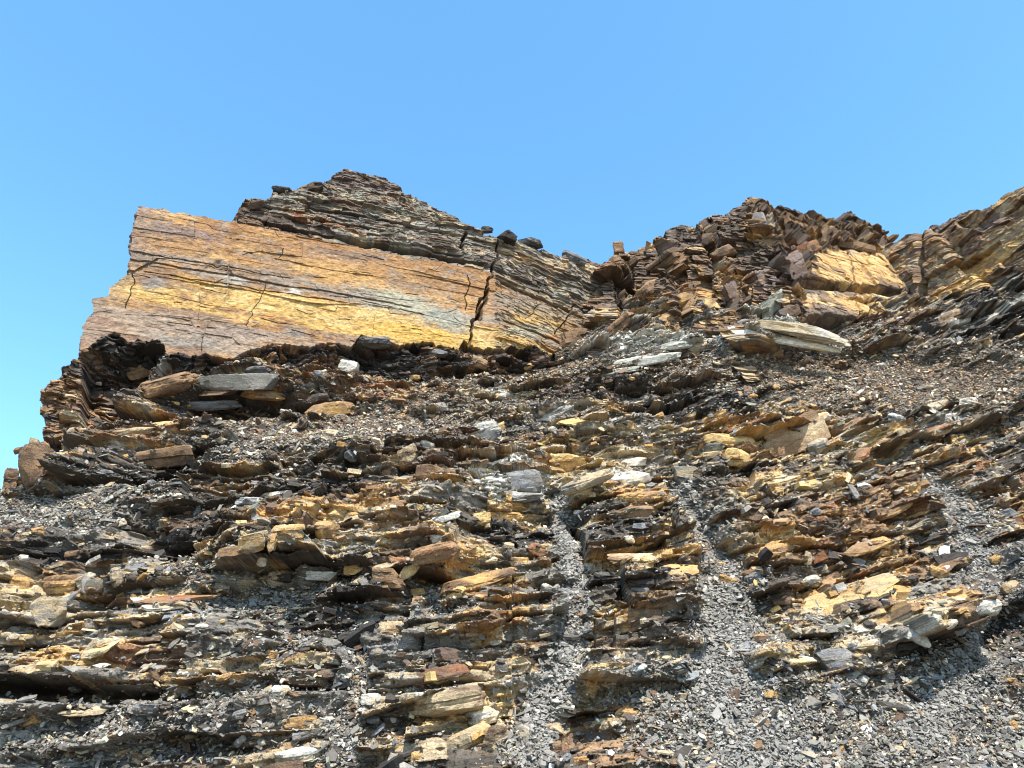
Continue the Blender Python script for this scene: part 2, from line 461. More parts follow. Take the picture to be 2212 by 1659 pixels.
A = aL + s[None, :] * (aR - aL)
P = A0 + A[..., None] * dA + (Z - A0[2])[..., None] * upA
px, py = pix(P[..., 0], P[..., 1], P[..., 2])
# the dip that the bands on the wall follow
(qa, qb), (qz, qw) = on_A(np.array([281., 1014.]), np.array([576., 706.]))
dip = (qw - qz) / (qb - qa)
aref, _ = on_A(np.array([650.]), np.array([600.]))
east = sstep(1066, 1074, px)
acr, _ = on_A(np.array([1072.]), np.array([583.]))
Q = Z - dip * (A - aref[0]) - 0.012 * (A - aref[0]) + .30 * np.maximum(0, A - acr[0]) * east + 0.05 * fbm(A / 2.5, Z / 1.0, 430, 2)

def q_at(pyv):      # the band height that shows at this level above the middle of the wall
    _, z = on_A(np.array([650.]), np.array([float(pyv)])); return z[0]

def zig(a, step, amp, seed):
    """broken, straight-sided jitter along the wall"""
    r = np.random.default_rng(seed)
    kn = np.cumsum(step * r.uniform(.3, 1.7, int(40 / step))) - 6
    return np.interp(a, kn, r.uniform(-.5, .5, len(kn))) * amp

slabtop = q_at(508); base = np.array([(150, 748), (176, 745), (252, 724), (324, 742), (364, 754), (468, 766), (576, 760), (666, 752), (720, 736), (840, 742), (1000, 745), (1300, 760)], float)
pbase = np.interp(px, base[:, 0], base[:, 1]) + zig(A, .42, 26, 441) + zig(A, .12, 9, 442) + zig(A, .04, 4, 443)
under = sstep(-2, 2, py - pbase)
upper = sstep(-.02, .02, Q - slabtop)
Ds, idS = strata(A, Q, 500, [(.60, 3.0, .03, .015, .02), (.22, 1.6, .008, .015, .02), (.05, .5, .002, .02, .03)], .25)
Du, idU = strata(A, Q, 520, [(.40, 1.8, .10, .06, .06), (.11, .6, .075, .12, .12), (.035, .2, .03, .2, .2)])
De, idE = strata(A, Q, 540, [(.35, 1.0, .06, .08, .06), (.10, .5, .03, .1, .1), (.04, .2, .012, .15, .15)])
Dn, idN = strata(A, Z, 560, [(.30, .8, .30, .3, .2), (.10, .35, .13, .4, .3), (.035, .2, .03, .4, .3)])
rect = {0: Ds, 1: Du}
dd = Ds * (1 - upper) * (1 - east) + De * (1 - upper) * east + Du * upper - .10 * upper
dd += (0.02 + .03 * upper) * fbm(A / .6, Q / .35, 570, 3) + 0.022 * fbm(A / .12, Q / .09, 575, 3)
# softer beds weathered back
def recess(q0, q1, dep, x0=-1e9, x1=1e9, sd=0):
    global dd
    jit = .05 * fbm(A / .5, A * 0, 600 + sd, 3)
    m = (Q + jit > q1) & (Q + jit < q0)
    m = m * sstep(x0, x0 + 30, px) * (1 - sstep(x1 - 30, x1, px))
    dd = dd - dep * m
recess(q_at(486), q_at(499), .30, 560, 1060, 1)
recess(q_at(622), q_at(626), .05, 250, 900, 2)
recess(q_at(606), q_at(608.5), .05, 270, 640, 3)
recess(q_at(640), q_at(642), .05, 300, 760, 4)
recess(q_at(519), q_at(527), .28, 1075, 1300, 5)
recess(q_at(430), q_at(436), .22, 640, 1000, 6)
recess(q_at(456), q_at(459), .15, 520, 900, 7)
recess(q_at(612), q_at(617), .12, 1075, 1300, 8)
# thin broken cracks along and across the beds
for kq, (pq, xa, xb) in enumerate([(540, 300, 620), (566, 420, 800), (590, 620, 1010), (612, 290, 560), (632, 560, 1000), (655, 300, 700), (672, 640, 1010), (698, 300, 620), (716, 420, 800), (735, 330, 640), (528, 560, 1000), (690, 1080, 1240), (720, 1080, 1230), (655, 1080, 1240), (632, 1080, 1240)]):
    m = np.abs(Q - q_at(pq) + .10 * fbm(A / .6, A * 0, 900 + kq, 4)) < .009
    m = m & (fbm(A / .5, A * 0 + kq, 930 + kq, 3) > .13) & (px > xa) & (px < xb)
    dd = dd - .07 * m
for kq, xq in enumerate([565, 1120, 1205]):
    aq, _ = on_A(np.array([float(xq)]), np.array([600. if xq < 1000 else 670.]))
    m = np.abs(A - aq[0] + .16 * (Z - 11) * (kq % 3 - 1) + .22 * fbm(Z / .5, A * 0, 950 + kq, 4)) < .006
    m = m & (fbm(Q / .45, A * 0 + kq, 970 + kq, 2) > .08)
    dd = dd - .05 * m * (1 - upper)
# joints
def joint(pts, wpx, dep):
    global dd
    d, _ = poly_dist(px + 9 * fbm(Z / .25, A / .6, 650, 3), py + 5 * fbm(Z / .3, A / .3, 655, 2), pts)
    dd = dd - dep * (1 - sstep(wpx * .6, wpx, d))
joint([(1077, 520), (1074, 560), (1066, 562), (1062, 600), (1052, 604), (1046, 640), (1034, 644), (1030, 690), (1020, 694), (1014, 750)], 3.2, .45)
joint([(1052, 625), (1042, 660), (1036, 690)], 5, .5)
joint([(1008, 500), (1000, 535)], 4, .4)
joint([(1012, 596), (1008, 640), (1003, 668)], 1.2, .12)
joint([(1246, 650), (1222, 690), (1196, 725)], 1.5, .2)
for pts in ([(285, 590), (292, 612), (276, 640), (270, 665)], [(1140, 690), (1160, 660), (1190, 650)]):
    joint(pts, .9, .07)
dd = dd - .09 * ell(px, py, 470, 573, 8, 8)
# hollow under the slab and the dark beds in it
hollow = under * sstep(176, 192, px) * (1 - .7 * sstep(600, 900, px))
dd = dd * (1 - under) + under * (Dn + .10 * fbm(A / .8, Z / .5, 580, 3) - .1) - .62 * hollow * np.clip(np.floor(np.clip((py - pbase) / 60 + .35 * bednoise(A / .5, idN[0][0], 585, 3), 0, 1) * 5 + .6) / 5, 0, 1)
dd = dd + under * .25 * (1 - sstep(176, 192, px)) * sstep(790, 850, py) + hollow * .5 * sstep(820, 930, py)
P = P + dd[..., None] * nA
wA = {'ochre': 1.5, 'umber': 1.0, 'yellow': .5}
# colours of the wall
def band(p0, p1):
    return sstep(-.03, .03, q_at(p0) - Qc) * sstep(-.03, .03, Qc - q_at(p1))
Qc = Q + .06 * fbm(A / 1.4, Q / .5, 660, 4) + .04 * fbm(A / .12, Q / .08, 665, 2)
def mixc(a, b, t): return a * (1 - t)[..., None] + np.asarray(b, np.float32) * t[..., None]
c = np.ones(P.shape, np.float32) * np.array((.46, .25, .10), np.float32)
n1 = fbm(A / .9, Q / .22, 670, 5); n2 = fbm(A / .22, Q / .14, 680, 4); n3 = fbm(A / 2.2, Q / .8, 690, 3)
c = mixc(c, (.54, .33, .14), sstep(-.1, .35, n1))
c = mixc(c, (.34, .19, .09), sstep(-.1, .3, fbm(A / .5, Q / .25, 672, 4) + .3 * band(500, 585) - .05) * .8)
c = mixc(c, (.27, .185, .13), sstep(.1, .4, fbm(A / 1.6, Q / .35, 674, 4)) * .8)
c = mixc(c, (.36, .185, .075), sstep(.10, .35, n3))
c = mixc(c, (.34, .25, .18), sstep(.15, .45, n2) * .8)
c = mixc(c, (.30, .24, .19), band(598, 632) * sstep(-.2, .3, n1 + .12) * .85)
c = mixc(c, (.34, .30, .24), band(612, 630) * .8 * sstep(.1, .4, fbm(A / .7, Q / .1, 700, 3)))
c = mixc(c, (.60, .375, .125), band(640, 706) * sstep(-.35, .1, n1 + .1))
c = mixc(c, (.66, .46, .19), band(646, 690) * sstep(0, .3, n2 + .1 + .4 * n1))
c = mixc(c, (.36, .27, .20), band(722, 800) * sstep(-.3, .2, n1 + .15) * .9)
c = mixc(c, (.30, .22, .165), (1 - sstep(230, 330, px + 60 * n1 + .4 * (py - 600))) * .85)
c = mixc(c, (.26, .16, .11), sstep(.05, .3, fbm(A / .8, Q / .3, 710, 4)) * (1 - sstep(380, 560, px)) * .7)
for cx, cy, rx, ry, ang, cc, st in [(850, 650, 90, 26, -10, (.44, .41, .30), .9), (960, 690, 60, 22, -12, (.33, .33, .27), .9), (760, 640, 80, 14, -10, (.30, .24, .19), .8), (480, 720, 130, 12, -6, (.33, .25, .2), .8),
                                    (400, 735, 90, 14, -6, (.30, .28, .24), .7), (330, 610, 26, 14, 0, (.24, .22, .2), .8), (505, 608, 26, 9, -10, (.5, .46, .38), .8), (634, 634, 22, 8, 0, (.62, .58, .5), .8), (640, 715, 30, 9, -20, (.26, .22, .19), .9),
                                    (420, 505, 60, 10, -14, (.24, .17, .15), .8), (360, 500, 40, 12, -10, (.25, .18, .15), .8), (900, 720, 110, 18, -8, (.68, .41, .10), .9), (1150, 690, 70, 26, -10, (.56, .35, .11), .8), (1140, 715, 60, 14, 0, (.40, .36, .26), .8),
                                    (1090, 660, 40, 30, -10, (.30, .23, .18), .6), (1180, 620, 70, 20, -16, (.45, .33, .16), .8), (720, 590, 100, 24, -10, (.60, .35, .12), .6)]:
    e = np.clip(ell(px + 20 * n1, py + 14 * n2, cx, cy, rx, ry, ang) * 1.4 * st, 0, st)
    c = mixc(c, cc, e)
c *= (.88 + .24 * hsh(idS[1][0], idS[1][1], 3))[..., None]
up_w = classes(px, py, {'dark': 1.8, 'grey': 1.4, 'green': .7, 'black': .5, 'brown': 1.6, 'tan': .7, 'purple': .7, 'umber': .6},
               [(560, 470, 80, 26, -10, {'brown': 2, 'dark': 1.2, 'umber': 1}, .9), (780, 390, 90, 20, -16, {'brown': 2, 'purple': 2, 'grey': 1}, .8), (660, 470, 140, 16, -10, {'rust': 1, 'dark': 2, 'brown': 2}, .8),
                (1010, 590, 40, 20, 0, {'rust': 1, 'ochre': 1, 'brown': 1}, .8), (1160, 560, 110, 26, -16, {'grey': 2, 'tan': 2, 'umber': 1, 'ochre': .6}, .9), (900, 480, 90, 18, -16, {'grey': 2, 'tan': 1.4, 'dark': .6}, .8)])
cu = pick(up_w, tint(A, idU, 1500, (2.0, .9), .25))
cu = cu * .65 + .35 * (up_w[..., None] * PC).sum(-2)
cu *= (.75 + .5 * hsh(idU[2][0], idU[2][1], 9))[..., None]
eb = sstep(.15, .5, Q - slabtop) * east
c = mixc(c, (.31, .25, .18), east * np.clip(.75 * sstep(-.25, .2, n1 + .25 * (Q - q_at(600)) - .06), 0, 1))
c = c * .57 * (.80 + .55 * (fbm(A / .05, Q / .025, 676, 2) + .35))[..., None]
c = c * (1 - upper)[..., None] + cu * upper[..., None]
un_w = classes(px, py, {'black': 2, 'dark': 2.4, 'brown': 2, 'purple': .8, 'umber': .6}, [(150, 870, 90, 90, 0, {'brown': 2.5, 'umber': 1.6, 'tan': .8, 'dark': .6}, 1), (330, 830, 120, 20, 0, {'brown': 2, 'umber': 1, 'dark': 1}, .7)])
cn = pick(un_w, tint(A, idN, 1600)) * (.75 + .5 * hsh(idN[2][0], idN[2][1], 9))[..., None]
c = c * (1 - under)[..., None] + cn * under[..., None]
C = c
# return face on the left and the top running back
tl = np.linspace(1, 0, ncl, endpoint=False)[None, :]
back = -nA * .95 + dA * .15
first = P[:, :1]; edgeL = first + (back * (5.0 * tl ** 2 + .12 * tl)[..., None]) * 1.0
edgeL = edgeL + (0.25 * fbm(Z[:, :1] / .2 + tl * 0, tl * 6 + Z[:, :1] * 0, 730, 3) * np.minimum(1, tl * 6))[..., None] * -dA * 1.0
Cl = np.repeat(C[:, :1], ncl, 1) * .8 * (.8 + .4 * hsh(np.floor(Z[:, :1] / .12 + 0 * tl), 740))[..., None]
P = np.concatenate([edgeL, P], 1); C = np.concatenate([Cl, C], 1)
tt = (np.linspace(0, 1, nrt + 1)[1:])[:, None]
last = P[-1:]
cap = last + np.array([0, 1, 0]) * (5 * tt ** 1.5)[..., None] + np.array([0, 0, -1.0]) * (1.5 * tt ** 1.5)[..., None]
cap[..., 2] += .12 * fbm(cap[..., 0] / .4, cap[..., 1] / .4, 750, 3)
Cc = np.repeat(C[-1:], nrt, 0) * .9
P = np.concatenate([P, cap], 0); C = np.concatenate([C, Cc], 0)
me = make_mesh('left_cliff', P.reshape(-1, 3), grid_quads(P.shape[0], P.shape[1]), C.reshape(-1, 3), M_SLAB)
link('cliff_left', me, kind='structure')
AV = P[:nrA, ncl:].reshape(-1, 3)
print('left cliff built')

# ================================================================== MIDDLE AND RIGHT CRAGS: walls that zigzag along two joint sets
def crag(name, path, zb, top, lean, levels, seed, base_mix, regs, ncols, nrows, mat, bedfun, dep, z1=24.0, jag=.18, noise=.08):
    path = np.array(path, float)
    seg = np.hypot(*np.diff(path[:, :2], axis=0).T); cum = np.concatenate([[0], np.cumsum(seg)])
    a = np.linspace(0, cum[-1], ncols)
    bx = np.interp(a, cum, path[:, 0]); by = np.interp(a, cum, path[:, 1])
    # outward normal, softened over the corners
    tx = np.gradient(bx, a); ty = np.gradient(by, a)
    kk = max(3, int(.25 / (a[1] - a[0])) | 1)
    ker = np.ones(kk) / kk
    pad = kk // 2
    nx = np.convolve(np.pad(ty, pad, mode='edge'), ker, 'valid'); ny = np.convolve(np.pad(-tx, pad, mode='edge'), ker, 'valid')
    nl = np.hypot(nx, ny); nx /= nl; ny /= nl
    zs = np.linspace(zb, z1, 500)[:, None]
    yy = by + lean * (zs - zb)
    qx, qy = pix(bx + 0 * zs, yy, zs)
    tp = np.interp(qx, top[:, 0], top[:, 1])
    below = qy > tp
    it = np.argmin(below, axis=0)
    zt = zs[np.clip(it, 1, 499), 0]
    zt = np.where(it == 0, z1, zt)
    zt = zt + .25 * fbm(a / .5, a * 0, seed + 60, 3) + jag * (hsh(np.floor(a / .3 + fbm(a / .3, a * 0, seed + 62, 1)), seed + 61) - .5)
    R = np.linspace(0, 1, nrows)[:, None]
    Z = zb + (zt - zb) * R
    A = a + 0 * Z
    X = bx + 0 * Z; Yv = by + lean * (Z - zb)
    px, py = pix(X, Yv, Z)
    Bc = bedfun(A, Z, X, Yv)
    d, ids = strata(A, Bc, seed, levels, .6, .28 if name == 'cliff_middle' else .0, .45 if name == 'cliff_middle' else .3)
    d = d + noise * fbm(A / 1.2, Z / .9, seed + 70, 3) + .05 * fbm(A / .12, Bc / .06, seed + 75, 3)
    sm = np.clip(1.0 * sstep(1736, 1750, px) * (1 - sstep(1985, 1995, px)) * sstep(525, 540, py + .12 * (px - 1865)), 0, .9) if name == 'cliff_middle' else 0
    d = d * np.clip(1 - .95 * sm, 0, 1) * sstep(0, 1.0, A) * (1 - .6 * sstep(.88, 1.0, R + 0 * A)) + dep(px, py, A, Z, Bc)
    X = X + nx * d; Yv = Yv + ny * d
    wg = classes(px + 22 * fbm(A / .4, Bc / .2, seed + 80, 2), py + 16 * fbm(A / .4, Bc / .2, seed + 81, 2), base_mix, regs)
    h = tint(A, ids, seed + 1000, (1.5, .6), .4)
    C = pick(wg, h) * .7 + .3 * (wg[..., None] * PC).sum(-2)
    C *= (.75 + .5 * hsh(ids[2][0], ids[2][1], 9))[..., None]
    P = np.stack([X, Yv, Z], -1)
    tt = (np.linspace(0, 1, 51)[1:])[:, None]
    cap = P[-1:] + np.array([0, 1, 0]) * (5 * tt ** 1.5)[..., None] + np.array([0, 0, -1.0]) * (1.5 * tt ** 1.5)[..., None]
    cap[..., 2] += .15 * fbm(cap[..., 0] / .4, cap[..., 1] / .4, seed + 90, 3) * np.minimum(1, tt * 5)
    V = np.concatenate([P, cap], 0); Cc = np.concatenate([C, np.repeat(C[-1:], 50, 0)], 0)
    me = make_mesh(name, V.reshape(-1, 3), grid_quads(V.shape[0], V.shape[1]), Cc.reshape(-1, 3), mat)
    link(name, me, kind='structure')
    return P

def at(px_, py_, y):
    d = ray(px_, py_); t = y / d[1]
    return (d[0] * t, y, d[2] * t + CAMZ)

def pth(l, lean, zb):
    out = []
    for x, yp, y in l:
        p = at(x, yp, y)
        out.append((p[0], y - lean * (p[2] - zb)))
    return out

TOP_B = np.array([(1180, 720), (1250, 680), (1285, 625), (1305, 580), (1330, 552), (1370, 545), (1400, 528), (1440, 508), (1468, 484), (1512, 480), (1540, 470), (1565, 466), (1592, 446), (1604, 434), (1625, 430), (1650, 440), (1672, 452), (1700, 444), (1732, 452),
                  (1760, 464), (1785, 470), (1812, 468), (1835, 461), (1865, 472), (1900, 492), (1925, 503), (1950, 498), (1962, 512), (1990, 512), (2060, 500)], float)
pB = pth([(1215, 740, 18.2), (1262, 735, 17.5), (1345, 730, 16.4), (1395, 728, 17.0), (1470, 715, 16.1), (1500, 712, 16.7), (1590, 705, 15.9), (1625, 700, 16.6), (1735, 690, 15.9), (1985, 672, 18.0), (2040, 670, 18.9)], .42, 9.6)
bbB = lambda A, Z, X, Y: Z + .06 * A
def depB(px, py, A, Z, Bc):
    px = px + 8 * fbm(Z / .3, A / .3, 1200, 2); py = py + 7 * fbm(A / .35, Z * 0, 1201, 3)
    # the smooth bright block and the soft beds between its benches
    f = sstep(1738, 1750, px) * (1 - sstep(1978, 1990, px))
    d = -.45 * f * ell(px, py, 1865, 622, 150, 8, -7) - .30 * f * ell(px, py, 1860, 532, 150, 7, -7) - .25 * f * ell(px, py, 1900, 650, 60, 4, -6) + .05 * fbm(A / .5, Z / .2, 1203, 3)
    d = d - .25 * f * (np.abs(px - 1942 - .25 * (py - 580)) < 2.5) - .15 * f * (np.abs(px - 1840 - .2 * (py - 580)) < 1.6) - .2 * f * (py > 625) * (np.abs(px - 1880 + .1 * (py - 650)) < 3)
    d -= .35 * ell(px, py, 1990, 600, 7, 120, 0)
    d = d - 1.2 * sstep(678, 700, py) * sstep(1650, 1700, px)
    d -= .25 * ell(px, py, 1740, 612, 50, 14, -5)
    return d
PB = crag('cliff_middle', pB, 9.6, TOP_B, .42,
          [(.80, 1.5, .30, .30, .15), (.24, .7, .12, .30, .2), (.06, .3, .03, .2, .2)], 800,
          {'brown': 2.2, 'dark': 1.2, 'umber': 1.6, 'ochre': 1.0, 'tan': .8, 'purple': 1, 'rust': .3, 'black': .3, 'grey': .4},
          [(1860, 580, 120, 34, -7, {'ochre': 4, 'yellow': 1.5, 'umber': .5}, 1), (1870, 650, 110, 24, -5, {'ochre': 3, 'yellow': 2, 'tan': 1.5, 'grey': .5}, 1), (1950, 540, 60, 26, -8, {'ochre': 2, 'umber': 2, 'brown': 1}, .8), (1560, 620, 60, 30, 20, OC, .7), (1500, 640, 60, 40, 30, OC, .7),
           (1620, 460, 60, 30, 20, BR, .8), (1350, 620, 90, 50, 30, BR, .6), (1480, 520, 90, 40, 30, BR, .7), (1780, 470, 70, 20, -20, BR, .6), (1690, 590, 50, 60, 0, {'brown': 2, 'purple': 2, 'dark': 1}, .9), (1400, 680, 60, 30, 30, OC, .6), (1440, 600, 60, 30, 30, RB, .6)],
          1250, 700, M_BED, bbB, depB)
TOP_C = np.array([(1900, 540), (1950, 520), (1965, 511), (2010, 501), (2052, 480), (2100, 456), (2140, 446), (2158, 426), (2190, 412), (2212, 400), (2300, 360), (2500, 300)], float)
pC = pth([(1965, 660, 19.0), (1988, 655, 18.3), (2100, 600, 16.9), (2112, 598, 17.1), (2230, 520, 15.6), (2420, 430, 13.6)], .48, 11.0)
def depC(px, py, A, Z, Bc):
    return -.35 * ell(px, py, 1990, 600, 8, 120, 0) + 0 * A
PC_ = crag('cliff_right', pC, 11.0, TOP_C, .48,
           [(.60, 1.6, .17, .14, .08), (.18, .8, .08, .14, .1), (.05, .3, .018, .1, .1)], 900,
           {'brown': 1.2, 'purple': 2, 'umber': 2.4, 'tan': 1.4, 'ochre': .5, 'grey': .5},
           [(2110, 592, 130, 24, 36, {'yellow': 3, 'ochre': 2}, 1), (2060, 600, 90, 14, 36, {'umber': 2, 'tan': 1, 'ochre': 1}, .8), (2170, 690, 150, 60, 28, DK, 1), (2040, 690, 90, 16, 30, DK, .9)],
           700, 600, M_BED, lambda A, Z, X, Y: Z + .0 * A, depC, jag=.12, noise=.03)
print('crags built')
#@@GROUND
# ================================================================== GROUND at the foot of the slope
gx = np.concatenate([-np.geomspace(600, 12, 20), np.linspace(-11, 11, 23), np.geomspace(12, 600, 20)])
gy = np.concatenate([-np.geomspace(600, 10, 20), np.linspace(-9, 9, 19), np.geomspace(10, 900, 20)])
GX, GY = np.meshgrid(gx, gy)
GZ = -.25 + .15 * fbm(GX / 3, GY / 3, 990, 2) * (np.hypot(GX, GY) < 40)
me = make_mesh('ground', np.stack([GX, GY, GZ], -1).reshape(-1, 3), grid_quads(*GX.shape), np.ones((GX.size, 3), np.float32) * np.array((.2, .19, .17)), M_BED)
link('ground', me, kind='structure')
#@@LOOSE
# ================================================================== what the stones lie on: the nearest surface seen from the path below
ZB_W, ZB_H = 1106, 830
zbuf = np.full(ZB_W * ZB_H, 1e9)
for Vv in (np.stack([SX, SY, SZ], -1).reshape(-1, 3), AV, PB.reshape(-1, 3), PC_.reshape(-1, 3)):
    qx, qy = pix(Vv[:, 0], Vv[:, 1], Vv[:, 2])
    ix = np.floor(qx / 2).astype(int); iy = np.floor(qy / 2).astype(int)
    m = (ix >= 0) & (ix < ZB_W) & (iy >= 0) & (iy < ZB_H)
    np.minimum.at(zbuf, (iy * ZB_W + ix)[m], Vv[m, 1])
zbuf = zbuf.reshape(ZB_H, ZB_W)

def spot(px_, py_, r=3):
    ix, iy = int(px_ / 2), int(py_ / 2)
    pt = zbuf[max(0, iy - r):iy + r + 1, max(0, ix - r):ix + r + 1]
    pt = pt[pt < 1e8]
    y = float(np.percentile(pt, 35)) if pt.size else None
    if y is None:          # open sky behind: take the distance of the rock just below
        colm = zbuf[iy:, max(0, ix - 2):ix + 3]
        okr = np.flatnonzero((colm < 1e8).any(1))
        if len(okr):
            rr = colm[okr[0]:okr[0] + 4]; y = float(np.median(rr[rr < 1e8]))
    return None if y is None else np.array(at(px_, py_, y))

# ------------------------------------------------------------------ loose flakes and ledge plates too many to count
def plates(Cn, N3, T1, s1, s2, th, col, nside, seed, jag=.25):
    r = np.random.default_rng(seed)
    n = len(Cn)
    N3 = N3 / np.linalg.norm(N3, axis=1, keepdims=True)
    T1 = T1 - (T1 * N3).sum(1, keepdims=True) * N3
    T1 /= np.linalg.norm(T1, axis=1, keepdims=True)
    T2 = np.cross(N3, T1)
    ang = (np.arange(nside) + r.uniform(-.38, .38, (n, nside))) * 2 * np.pi / nside
    rad = 1 - jag + r.uniform(0, 2 * jag, (n, nside))
    ca, sa = np.cos(ang) * rad, np.sin(ang) * rad
    tp = r.uniform(.8, 1.08, (n, 1))
    def ring(k, f):
        h = (k * .5 * th)[:, None] * (1 + r.uniform(-.3, .3, (n, nside)))
        return Cn[:, None, :] + T1[:, None, :] * (ca * f * s1[:, None])[..., None] + T2[:, None, :] * (sa * f * s2[:, None])[..., None] + N3[:, None, :] * h[..., None]
    top = ring(1, tp); bot = ring(-1, 1.0)
    ct = Cn + N3 * (th * .55)[:, None]; cb = Cn - N3 * (th * .5)[:, None]
    V = np.concatenate([top, bot, ct[:, None], cb[:, None]], 1)
    m = 2 * nside + 2
    o = (np.arange(n) * m)[:, None, None]
    i = np.arange(nside); j = (i + 1) % nside
    q = np.stack([nside + i, nside + j, j, i], -1)[None] + o
    t = np.concatenate([np.stack([i, j, np.full(nside, 2 * nside)], -1), np.stack([nside + j, nside + i, np.full(nside, 2 * nside + 1)], -1)])[None] + o
    return V.reshape(-1, 3), q.reshape(-1, 4), t.reshape(-1, 3), np.repeat(col, m, 0)

rs = np.random.default_rng(4)
fl = np.flatnonzero(((SPX > -260) & (SPX < 2470) & (SPY > 640) & (SPY < 1800) & (SZ < 12.6)).ravel())
fx, fy, fz, fo = SX.ravel()[fl], SY.ravel()[fl], SZ.ravel()[fl], SO.ravel()[fl]
fpx, fpy = SPX.ravel()[fl], SPY.ravel()[fl]
ar = fy ** 2
hid = np.zeros(len(fl), bool)
NF = 450000
p = ar * (1.0 - .965 * fo) / np.interp(fy, [6, 18], [.8, 1.25]); p /= p.sum()
k = rs.choice(len(fl), NF, p=p)
Cn = np.stack([fx, fy, fz], -1)[k].astype(float)
size = np.clip(np.exp(rs.normal(np.log(.0118), .52, NF)), .006, .08) * np.interp(fy[k], [6, 10, 18], [.85, 1.0, 1.35])
okk = fo[k]
N0 = np.array([0, -.66, .75])
N3 = N0 + rs.normal(0, .42, (NF, 3))
T1 = rs.normal(0, 1, (NF, 3)) + np.array([.8, 0, 0]) * rs.choice([-1, 1], (NF, 1))
Cn += N0 * (rs.uniform(-.01, .05, NF) * (1 - okk * .5))[:, None]
Cn += rs.normal(0, .012, (NF, 3))
FL_BASE = {'grey': 4, 'dark': 1.5, 'slate': .6, 'pale': .22, 'tan': .7, 'brown': .5, 'green': .5}
FL_REG = [(1900, 830, 460, 75, -3, {'tan': 1.2, 'umber': 1.6, 'brown': 2.2, 'grey': 1.6, 'dark': 1.6, 'pale': .2}, .95), (760, 920, 340, 50, 3, {'tan': .9, 'umber': 1.2, 'brown': 2, 'grey': 1.8, 'dark': 1.6, 'pale': .25}, .9), (1150, 810, 220, 50, 0, {'tan': 1.4, 'umber': 1.4, 'brown': 2, 'grey': 1.2, 'pale': .3, 'dark': 1.2}, .9),
          (1560, 1330, 90, 300, 0, {'grey': 4, 'slate': .5, 'dark': .3, 'pale': .7}, .9), (1215, 1340, 50, 290, 0, {'grey': 4, 'slate': .5, 'dark': .3, 'pale': .8}, .9), (2090, 1200, 60, 160, -20, {'grey': 4, 'dark': .4, 'pale': .6}, .8), (1700, 1160, 300, 90, 14, {'umber': 2, 'tan': 1.5, 'ochre': 1, 'brown': 1.5, 'grey': .8, 'dark': .8}, .7),
          (400, 1010, 190, 50, 10, DK, .7), (500, 1150, 210, 45, 5, DK, .7), (150, 1490, 220, 38, -3, DK, .7), (1900, 700, 140, 34, 0, BR, .8)]  # darker chips repeat the shade painted in the cave and overhang
wf = classes(fpx[k], fpy[k], FL_BASE, FL_REG)
col = pick(wf, rs.uniform(0, 1, NF).astype(np.float32)) * np.exp(rs.normal(-.02, .24, NF))[:, None]
ch = np.zeros(NF, np.float32)
for pts, w0, w1 in CHUTES[:3]:
    d_, t_ = poly_dist(fpx[k], fpy[k], pts)
    ch = np.maximum(ch, 1 - sstep(.5, 1.1, d_ / (w0 + (w1 - w0) * t_)))
col = col * (1 - .75 * ch[:, None]) + .75 * ch[:, None] * np.array((.185, .176, .160)) * np.exp(rs.normal(0, .22, NF))[:, None]
V, q, t, c4 = plates(Cn, N3, T1, size * rs.uniform(.8, 1.7, NF), size * rs.uniform(.45, 1.0, NF), size * rs.uniform(.12, .45, NF), np.clip(col, 0, .62), 6, 5, .3)
me = make_mesh('scree_gravel', V, q, c4, M_FLAKE, t)
link('scree_gravel', me, kind='stuff', label='loose grey and brown shale chips covering the slope', category='gravel')

# larger flat chips on the open scree
NB = 9000
p = ar * (1.0 - .9 * fo); p /= p.sum()
k = rs.choice(len(fl), NB, p=p)
Cn = np.stack([fx, fy, fz], -1)[k].astype(float) + N0 * rs.uniform(.0, .05, (NB, 1))
N3 = N0 + rs.normal(0, .38, (NB, 3)); T1 = rs.normal(0, 1, (NB, 3)) + np.array([.8, 0, .2])
size = np.clip(np.exp(rs.normal(np.log(.034), .4, NB)), .02, .11)
col = pick(classes(fpx[k], fpy[k], {'grey': 3, 'dark': 2.5, 'slate': 1, 'tan': 1, 'brown': 1, 'umber': .5, 'pale': .2, 'green': .4}, FL_REG[:3]), rs.uniform(0, 1, NB).astype(np.float32)) * np.exp(rs.normal(0, .2, NB))[:, None]
V, q, t, c4 = plates(Cn, N3, T1, size * rs.uniform(1, 2, NB), size * rs.uniform(.5, 1.0, NB), size * rs.uniform(.12, .4, NB), np.clip(col, 0, .5), 7, 15, .3)
me = make_mesh('shale_debris', V, q, c4, M_LOOSE, t)
link('shale_debris', me, kind='stuff', label='larger flat shale chips strewn over the grey scree', category='debris')

# thin plates weathering out of the beds
NP = 9000
p = ar * np.clip(fo * 1.1 - .1, 0, 1) * (fpy > 730); p /= p.sum()
k = rs.choice(len(fl), NP, p=p)
Cn = np.stack([fx, fy, fz], -1)[k].astype(float)
dipx = 0.12 + 0.026 * np.abs(fx[k]) * (fx[k] > 0)
dipx = np.where(fx[k] < 0, .06, dipx)
N3 = np.stack([-dipx, np.full(NP, -.16), np.ones(NP)], -1) + rs.normal(0, .30, (NP, 3))
T1 = np.stack([np.ones(NP), rs.normal(0, .6, NP), dipx], -1)
size = np.clip(np.exp(rs.normal(np.log(.036), .5, NP)), .016, .13)
Cn[:, 1] -= rs.uniform(-.03, .03, NP)
wf = classes(fpx[k] + rs.normal(0, 16, NP), fpy[k] + rs.normal(0, 10, NP), S_BASE, S_REG)
col = pick(wf, rs.uniform(0, 1, NP).astype(np.float32)) * np.exp(rs.normal(.05, .25, NP))[:, None]
